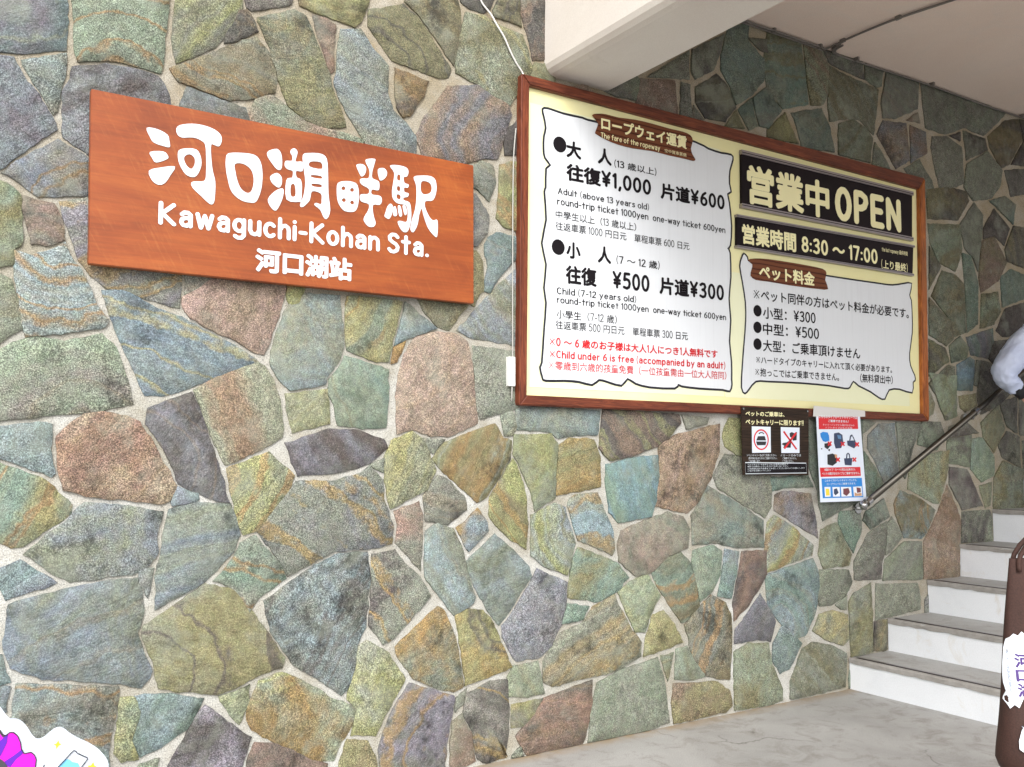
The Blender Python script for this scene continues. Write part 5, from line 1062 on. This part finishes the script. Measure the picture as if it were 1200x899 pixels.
# ------------------------------------------------------------------ staircase
xs = [4.768, 5.138, 5.553, 5.911, 6.311, 6.709, 7.10, 7.49, 7.88, 8.27]
zs = [.182, .377, .580, .789, 1.006, 1.234, 1.45, 1.66, 1.87, 2.08]
YW, YO = .002, -2.9
stc = empty('staircase', (4.768, -1.4, 0))
tag(stc, 'concrete staircase with white painted risers climbing along the stone wall', 'stairs')
def wob(v, a=.0016): return v + rs.uniform(-a, a)
def rough_edge_slab(name, x0, x1, z0, z1, m, y0=YO, y1=YW, ny=36, chip=.004, seed=1):
    bm = bmesh.new(); r = random.Random(seed); rings = []
    for j in range(ny + 1):
        y = y0 + (y1 - y0) * j / ny; c = r.random() ** 4 * chip; d = r.random() ** 4 * chip
        rings.append([bm.verts.new(p) for p in ((x0 + c * .5, y, z0 + d), (x0, y, z1 - .006 - c), (x0 + .004 + c, y, z1), (x1, y, z1), (x1, y, z0))])
    for a, b in zip(rings, rings[1:]):
        for k in range(5): bm.faces.new((a[k], a[(k + 1) % 5], b[(k + 1) % 5], b[k]))
    bm.faces.new(rings[0][::-1]); bm.faces.new(rings[-1])
    return place(bm_obj(name, bm, m), stc)
for i, (x, z) in enumerate(zip(xs, zs)):
    zb = 0 if i == 0 else zs[i - 1]
    xe = xs[i + 1] if i + 1 < len(xs) else 9.4
    place(box_obj('riser', x + .004, x + .03, YO + .01, YW - .001, zb + .001, z - .026, M['riser']), stc)
    t_ = rough_edge_slab('tread', x, xe + .02, z - .026, z, M['tread'], seed=i)
    # grey mortar lip and anti-slip strip
    nz = rough_edge_slab('nosing', x - .004, x + .022, z - .030, z + .0015, M['nosing_grey'], YO + .02, YW - .004, 60, .008, 40 + i)
    for j, (a, b) in enumerate(((.030, .044),)):
        place(box_obj('anti_slip_strip', x + a, x + b, YO + .03, YW - .03, z - .004, z + .003, M['nosing_dark']), stc)
    place(box_obj('anti_slip_strip', x + .047, x + .064, YO + .03, YW - .03, z - .004, z + .0022, M['rail_grey']), stc)
    place(box_obj('infill', x + .03, xe + .02, YO + .02, YW - .002, 0.001 if i == 0 else 0.001, z - .027, M['tread']), stc)
# ------------------------------------------------------------------ handrail
A_, B_ = Vector(RAIL[0]), Vector(RAIL[1]); d_ = (B_ - A_)
hr = empty('handrail', A_)
tag(hr, 'stainless steel handrail sloping up the stone wall beside the stairs', 'handrail')
end = A_ + d_ * 2.3
place(tube_obj('rail_pipe', [A_, end], .0195, M['steel'], n=20), hr)
bm = bmesh.new(); bmesh.ops.create_uvsphere(bm, u_segments=16, v_segments=10, radius=.026, matrix=Matrix.Translation(A_)); place(bm_obj('end_cap', bm, M['chrome'], smooth=True), hr)
for k in (0.03, .81, 1.6, 2.25):
    p = A_ + d_ * k; bmm = bmesh.new()
    tube(bmm, [p + Vector((0, 0, -.004)), Vector((p.x, p.y + .02, p.z - .045)), Vector((p.x, -.012, p.z - .045))], .009, 10)
    tube(bmm, [Vector((p.x, -.016, p.z - .045)), Vector((p.x, .006, p.z - .045))], .032, 18)
    tube(bmm, [p - d_.normalized() * .02, p + d_.normalized() * .02], .0245, 20)
    place(bm_obj('bracket', bmm, M['chrome'], smooth=False), hr)
# ------------------------------------------------------------------ cut-out standee
sd_ = empty('cutout_standee', (.5, -.45, 0))
tag(sd_, 'white cut-out display board with magenta frills and a light blue bottle before the wall', 'standee')
P = mm(STANDEE); P = smooth_path(P, True, 3)
zmin = min(z for x, z in P)
P = [(x, max(.0, z)) for x, z in P]
def clean(P, d=.0025):
    o = []
    for p in P:
        if not o or (Vector(p) - Vector(o[-1])).length > d: o.append(p)
    return o
P = clean(P)
art('panel', [P], -.453, newmat('standee_white', (.60, .65, .74), .4), sd_, .010, 1, 0)
xl = sorted(x for x, z in P)
place(box_obj('foot', .30, .33, -.60, -.30, 0, .02, FM['charcoal']), sd_); place(box_obj('post', .30, .33, -.447, -.43, .0, .42, FM['charcoal']), sd_)
for k, (m, q, y) in enumerate(STANDEE_ART): flat_shape('printed_shape', mm(q), y - .0005 * (k % 2), FM[m], sd_, None, 2 if m in ('magenta', 'charcoal') else 1, .0004)
for q in STANDEE_LINES:
    pts = [(x / 1000, -.4625, z / 1000) for x, z in q]; place(tube_obj('printed_line', pts, .0016, FM['black'], n=6), sd_)
# ------------------------------------------------------------------ people
M['skin'] = noisy('skin', (.62, .34, .25), (.68, .40, .30), 20, .5, .1, 200, .001)
M['jacket'] = noisy('pale_blue_cloth', (.50, .56, .74), (.60, .66, .82), 5, .7, .55, 9, .03)
M['cuff'] = newmat('black_rib_knit', (.012, .012, .014), .8)
M['trouser'] = noisy('dark_cloth', (.03, .033, .045), (.05, .052, .065), 8, .8, .4, 14, .02)
M['hair'] = noisy('black_hair', (.012, .010, .009), (.03, .024, .02), 60, .4, .5, 120, .004)
M['shoe'] = newmat('dark_shoe', (.03, .03, .03), .5)
M['knit'] = noisy('violet_cloth', (.16, .13, .34), (.22, .18, .42), 8, .8, .4, 14, .02)
M['bagcloth'] = noisy('brown_canvas', (.036, .0145, .0100), (.050, .021, .0145), 6, .75, .35, 240, .002, spk=.15)
def skin_mesh(name, pts, edges, rad, root, m, parent, sub=2):
    me = bpy.data.meshes.new(name); me.from_pydata([tuple(Vector(p) - Vector(parent.location)) for p in pts], edges, []); me.update()
    o = bpy.data.objects.new(name, me); col.objects.link(o)
    md = o.modifiers.new('s', 'SKIN'); md.use_smooth_shade = True
    for i, v in enumerate(me.skin_vertices[0].data):
        r = rad[i]; v.radius = (r, r) if isinstance(r, float) else r; v.use_root = (i == root)
    sb = o.modifiers.new('d', 'SUBSURF'); sb.levels = sub; sb.render_levels = sub
    dg = bpy.context.evaluated_depsgraph_get(); nm = bpy.data.meshes.new_from_object(o.evaluated_get(dg))
    bpy.data.objects.remove(o); nm.materials.clear(); nm.materials.append(m); nm.name = name
    for p in nm.polygons: p.use_smooth = True
    o = bpy.data.objects.new(name, nm); return link(o, parent)
def hand_chain(pts, edges, rad, wrist_i, wrist, fdir, pdir, tdir, curl=.5):
    """palm and five fingers; fdir along the hand, pdir out of the palm, tdir toward the thumb"""
    W = Vector(wrist); f, p, t = Vector(fdir).normalized(), Vector(pdir).normalized(), Vector(tdir).normalized()
    pi = len(pts); pts.append(W + f * .045); rad.append((.030, .020)); edges.append((wrist_i, pi))
    for k, (off_, L) in enumerate(((.030, .072), (.010, .080), (-.010, .074), (-.028, .058))):
        base = len(pts); pts.append(W + f * .090 + t * off_); rad.append(.0105); edges.append((pi, base))
        d = f.copy(); pos = pts[-1].copy(); last = base
        for s in range(3):
            ang = curl * (.5 + .5 * s + .12 * k); d = (f * math.cos(ang) + p * math.sin(ang)).normalized()
            pos = pos + d * L * (.42, .32, .26)[s]; pts.append(pos.copy()); rad.append((.0095, .0088, .0075)[s]); edges.append((last, len(pts) - 1)); last = len(pts) - 1
    b = len(pts); pts.append(W + f * .035 + t * .034 + p * .008); rad.append(.0125); edges.append((pi, b))
    pts.append(pts[-1] + (f * .7 + t * .5 + p * .35).normalized() * .034); rad.append(.0105); edges.append((b, b + 1))
    pts.append(pts[-1] + (f * .85 + t * .1 + p * .5).normalized() * .028); rad.append(.009); edges.append((b + 1, b + 2))
def person(label, J, fwd, top_m, cuff_len=.05, hair_long=.0):
    """J: world joints; fwd: facing direction"""
    fw = Vector((fwd[0], fwd[1], 0)).normalized(); left = Vector((-fw.y, fw.x, 0))
    root = empty('person', (J['pelvis'][0], J['pelvis'][1], min(J['footL'][2], J['footR'][2])))
    tag(root, label, 'person')
    V = {k: Vector(v) for k, v in J.items()}
    head = V['head']
    pts = [V['pelvis'], V['waist'], V['chest'], V['neck'], head + Vector((0, 0, -.06)) + fw * .012, head + fw * .005, head + Vector((0, 0, .07)) - fw * .008]
    rad = [(.13, .10), (.115, .09), (.145, .10), .052, (.062, .070), (.074, .088), (.062, .075)]
    edges = [(0, 1), (1, 2), (2, 3), (3, 4), (4, 5), (5, 6)]
    for s in 'LR':
        i = len(pts); pts += [V['sh' + s], V['el' + s], V['wr' + s]]; rad += [.052, .040, .026]; edges += [(2, i), (i, i + 1), (i + 1, i + 2)]
        fd = V['hd' + s] - V['wr' + s]
        hand_chain(pts, edges, rad, i + 2, V['wr' + s], fd, J.get('palm' + s, -left if s == 'L' else left), fw)
        i = len(pts); hip = V['pelvis'] + left * (.09 if s == 'L' else -.09) + Vector((0, 0, -.05))
        pts += [hip, V['kn' + s], V['foot' + s] + Vector((0, 0, .09)), V['foot' + s] + Vector((0, 0, .035)) + fw * .10]; rad += [.085, .058, .040, .034]; edges += [(0, i), (i, i + 1), (i + 1, i + 2), (i + 2, i + 3)]
    skin_mesh('body', pts, edges, rad, 0, M['skin'], root)
    # face
    bm = bmesh.new()
    tube(bm, [head + fw * .088 + Vector((0, 0, .012)), head + fw * .104 + Vector((0, 0, -.018)), head + fw * .086 + Vector((0, 0, -.028))], [.007, .012, .008], 8); rel(bm_obj('nose', bm, M['skin'], smooth=True), root)
    for s in (1, -1):
        bm = bmesh.new(); bmesh.ops.create_uvsphere(bm, u_segments=10, v_segments=8, radius=.012, matrix=Matrix.Translation(head + fw * .076 + left * s * .031 + Vector((0, 0, .012)))); rel(bm_obj('eye', bm, FM['black'], smooth=True), root)
        bm = bmesh.new(); bmesh.ops.create_uvsphere(bm, u_segments=10, v_segments=8, radius=.022, matrix=Matrix.Translation(head + left * s * .078 - fw * .005) @ Matrix.Diagonal((.6, .6, 1.35, 1))); rel(bm_obj('ear', bm, M['skin'], smooth=True), root)
    bm = bmesh.new(); bmesh.ops.create_uvsphere(bm, u_segments=10, v_segments=8, radius=.02, matrix=Matrix.Translation(head + fw * .078 + Vector((0, 0, -.05))) @ Matrix.Diagonal((.5, .9, .28, 1))); rel(bm_obj('mouth', bm, newmat('lips', (.45, .15, .13), .5), smooth=True), root)
    # hair cap
    bm = bmesh.new(); bmesh.ops.create_uvsphere(bm, u_segments=24, v_segments=16, radius=.104, matrix=Matrix.Translation(head - fw * .016 + Vector((0, 0, .03))) @ Matrix.Diagonal((1, .95, 1.08, 1)))
    cc = head + Vector((0, 0, .03))
    for v in bm.verts:
        d = v.co - cc
        if d.dot(fw) > .03 and d.z < .035: v.co -= fw * (d.dot(fw) - .02) * .9
        elif d.z < -.05 and hair_long: v.co.z -= hair_long * min(1, (-.05 - d.z) / .05); 
        v.co += noise.noise_vector(v.co * 30) * .004
    rel(bm_obj('hair', bm, M['hair'], smooth=True), root)
    # top
    g = .022
    pts = [V['pelvis'] + Vector((0, 0, -.10)), V['waist'], V['chest'], V['neck'] - Vector((0, 0, .03))]; rad = [(.185, .15), (.16, .125), (.185, .135), .075]; edges = [(0, 1), (1, 2), (2, 3)]
    for s in 'LR':
        i = len(pts); a, b, c = V['sh' + s], V['el' + s], V['wr' + s]
        pts += [a, a + (b - a) * .5 + Vector((0, 0, -.004)), b, b + (c - b) * .45, b + (c - b) * (1 - cuff_len / (c - b).length)]
        rad += [.100, .112, .100, .072, .046]; edges += [(2, i), (i, i + 1), (i + 1, i + 2), (i + 2, i + 3), (i + 3, i + 4)]
        bm = bmesh.new(); e = (c - b).normalized(); tube(bm, [c - e * cuff_len * 1.5, c - e * .004], [.042, .036], 16); rel(bm_obj('cuff', bm, M['cuff'], smooth=True), root)
    jk = skin_mesh('jacket', pts, edges, rad, 0, top_m, root, 3)
    for v in jk.data.vertices:
        q = Vector((v.co.x * 9 + v.co.z * 9, v.co.y * 9, v.co.z * 17 - v.co.x * 6)); w_ = noise.ridged_multi_fractal(q, 1.0, 2.0, 3, 1.0, 2.0) - 1.1
        v.co += v.normal * .015 * w_
    # trousers
    pts = [V['pelvis'] + Vector((0, 0, .09)), V['pelvis'] - Vector((0, 0, .03))]; rad = [(.145, .12), (.14, .12)]; edges = [(0, 1)]
    for s in 'LR':
        i = len(pts); hip = V['pelvis'] + left * (.09 if s == 'L' else -.09) + Vector((0, 0, -.10))
        pts += [hip, V['kn' + s], V['foot' + s] + Vector((0, 0, .10))]; rad += [.098, .074, .058]; edges += [(1, i), (i, i + 1), (i + 1, i + 2)]
    skin_mesh('trousers', pts, edges, rad, 0, M['trouser'], root, 2)
    for s in 'LR':
        f0 = V['foot' + s]
        pts = [f0 + Vector((0, 0, .045)) - fw * .05, f0 + Vector((0, 0, .045)) + fw * .05, f0 + Vector((0, 0, .035)) + fw * .16]
        skin_mesh('shoe', pts, [(0, 1), (1, 2)], [(.042, .044), (.044, .042), (.036, .032)], 0, M['shoe'], root, 2)
    return root
person('person in a pale blue jacket with black cuff climbing the stairs by the handrail', dict(
    pelvis=(6.42, -.53, 1.68), waist=(6.38, -.53, 1.84), chest=(6.37, -.51, 2.07), neck=(6.38, -.50, 2.26), head=(6.41, -.50, 2.42),
    shL=(6.28, -.32, 2.17), elL=(6.11, -.215, 1.915), wrL=(6.24, -.29, 1.765), hdL=(6.30, -.31, 1.68),
    shR=(6.40, -.69, 2.17), elR=(6.35, -.79, 1.90), wrR=(6.48, -.78, 1.70), hdR=(6.54, -.76, 1.63),
    knL=(6.70, -.46, 1.42), footL=(6.79, -.45, 1.236), knR=(6.44, -.62, 1.36), footR=(6.38, -.62, 1.008)), (1, .05, 0), M['jacket'])
FW = Vector((math.sin(YAW), math.cos(YAW), 0)); RT = Vector((math.cos(YAW), -math.sin(YAW), 0))
pc = Vector((2.25, -2.42, 0)) + RT * .58 + FW * .02
def pj(r_, f_, z): v = pc + RT * r_ + FW * f_; return (v.x, v.y, z)
person('person in violet carrying the brown tote bag, just outside the right edge of the photo', dict(
    pelvis=pj(0, 0, .90), waist=pj(0, 0, 1.05), chest=pj(0, 0, 1.25), neck=pj(0, 0, 1.42), head=pj(0, .01, 1.56),
    shL=pj(-.165, 0, 1.345), elL=pj(-.215, -.02, 1.08), wrL=pj(-.19, .10, .86), hdL=pj(-.185, .14, .78),
    shR=pj(.165, 0, 1.345), elR=pj(.215, -.02, 1.08), wrR=pj(.20, .06, .84), hdR=pj(.20, .08, .76),
    knL=pj(-.09, .02, .48), footL=pj(-.10, 0, 0.0), knR=pj(.09, .02, .48), footR=pj(.10, .04, 0.0)), tuple(FW), M['knit'])
# tote bag
bag = empty('tote_bag', pj(-.41, 0, .63))
tag(bag, 'brown canvas tote bag with a white brushed patch at the right photo edge', 'bag')
bc = Vector(pj(-.41, 0, 0))
def bw(z):            # half width and half depth of the bag by height
    t = (z - .60) / .54
    if t < .13: s = math.sqrt(max(0, 1 - ((.13 - t) / .13) ** 2)); w_ = .085 + .095 * s; d_ = .02 + .040 * s
    else:
        u = (t - .13) / .87; w_ = .180 - .044 * u; d_ = .060 - .048 * u
    return w_, d_
def bag_pt(a, z, push=0.0):
    w_, d_ = bw(z); ca, sa = math.cos(a), math.sin(a); e = .55
    x = w_ * math.copysign(abs(ca) ** e, ca); y = (d_ + push) * math.copysign(abs(sa) ** .8, sa)
    y += .005 * math.sin(x * 34 + z * 13) * (1 - (z - .6))
    return bc + RT * x + FW * y + Vector((0, 0, z))
bm = bmesh.new(); NA, NZ = 48, 26; rg = []
for j in range(NZ + 1):
    z = .60 + .54 * j / NZ
    rg.append([bm.verts.new(bag_pt(2 * math.pi * i / NA, z + (.001 if j == 0 else 0))) for i in range(NA)])
for a, b in zip(rg, rg[1:]):
    for i in range(NA): bm.faces.new((a[i], a[(i + 1) % NA], b[(i + 1) % NA], b[i]))
bm.faces.new(rg[0][::-1])
rel(bm_obj('bag_body', bm, M['bagcloth'], smooth=True), bag)
def front(x, z, push):
    w_, d_ = bw(z); q = min(1, abs(x) / w_); ca = q ** (1 / .55); sa = math.sqrt(max(0, 1 - ca * ca))
    y = -(d_ * sa ** .8) + .005 * math.sin(x * 34 + z * 13) * (1 - (z - .6)) - push
    return bc + RT * x + FW * y + Vector((0, 0, z))
def patch(name, P, m, push, step=.008):
    xs_ = [p[0] for p in P]; zs_ = [p[1] for p in P]
    bm = bmesh.new(); vs = [bm.verts.new((x, 0, z)) for x, z in P]; bm.faces.new(vs)
    for k in range(int((max(xs_) - min(xs_)) / step)):
        c = min(xs_) + (k + .5) * step; bmesh.ops.bisect_plane(bm, geom=list(bm.verts) + list(bm.edges) + list(bm.faces), plane_co=(c, 0, 0), plane_no=(1, 0, 0))
    for k in range(int((max(zs_) - min(zs_)) / (step * 2))):
        c = min(zs_) + (k + .5) * step * 2; bmesh.ops.bisect_plane(bm, geom=list(bm.verts) + list(bm.edges) + list(bm.faces), plane_co=(0, 0, c), plane_no=(0, 0, 1))
    bmesh.ops.triangulate(bm, faces=list(bm.faces))
    for v in bm.verts: v.co = front(v.co.x, v.co.z, push)
    return rel(bm_obj(name, bm, m), bag)
k_ = 1 / 483; x_ = lambda px: (px - 1169) * k_ - .185; z_ = lambda py: 1.4 - (py - 529.5) * k_ * 1.0 + .0
W_ = newmat('white_patch', (.74, .78, .84), .5)
rr = random.Random(3)
oval = [(1190, 741), (1184, 748), (1181, 760), (1179, 775), (1178, 790), (1179, 806), (1177, 816), (1180, 825), (1184, 820), (1188, 823), (1192, 815), (1197, 806), (1200, 798), (1206, 788), (1211, 776), (1214, 760), (1213, 748), (1208, 741), (1203, 743), (1198, 738), (1194, 743)]
patch('brushed_patch', [(x_(a), z_(b)) for a, b in oval], W_, .005)
patch('white_tag', [(x_(a), z_(b)) for a, b in [(1195.6, 833.5), (1199.5, 839.5), (1195, 859.4), (1191.2, 873), (1184.7, 868.4), (1184.7, 859.4), (1188, 847.5)]], W_, .005)
PU = newmat('purple_print', (.06, .02, .16), .5)
def bag_text(txt, px0, px1, py0, py1, m, bold, rot=False):
    me = hand_mesh(txt, bold) if txt[0] == 'K' else text_mesh(txt, bold); xs_ = [v.co.x for v in me.vertices]; zs_ = [v.co.y for v in me.vertices]
    x0, x1, z0, z1 = min(xs_), max(xs_), min(zs_), max(zs_)
    for v in me.vertices:
        u, w2 = (v.co.x - x0) / (x1 - x0), (v.co.y - z0) / (z1 - z0)
        if rot: u, w2 = w2, 1 - u
        v.co = front(x_(px0 + u * (px1 - px0)), z_(py1 + w2 * (py0 - py1)), .0064)
    me.materials.clear(); me.materials.append(m); me.name = 'lettering'; rel(link(bpy.data.objects.new('lettering', me)), bag)
for ch, (a, b) in zip('河口湖', ((763, 779), (781, 794), (796, 811))): bag_text(ch, 1188, 1205, a, b, PU, .03)
bag_text('Kawaguchiko', 1180.5, 1184.5, 762, 806, newmat('grey_print', (.35, .40, .50), .5), .0, True)
bag_text('MT. FUJI'[:0] or '河口湖', 1188, 1192, 842, 866, newmat('grey_print', (.35, .40, .50), .5), .0, True)
for s, dy in ((-1, -.03), (1, .03)):       # two handles over the shoulder
    a = bc + RT * -.12 + FW * dy * .5 + Vector((0, 0, 1.11)); b = bc + RT * .10 + FW * dy * .5 + Vector((0, 0, 1.11)); topp = Vector(pj(-.175, dy, 1.445))
    P = smooth_path([a, a + Vector((0, 0, .06)) + RT * .02, (a + topp) / 2 + RT * .0 + Vector((0, 0, .03)), topp - RT * .02, topp + RT * .02, (b + topp) / 2 + RT * .03, b + Vector((0, 0, .05)), b], False, 4)
    rel(tube_obj('handle', P, .006, M['bagcloth'], n=8), bag)
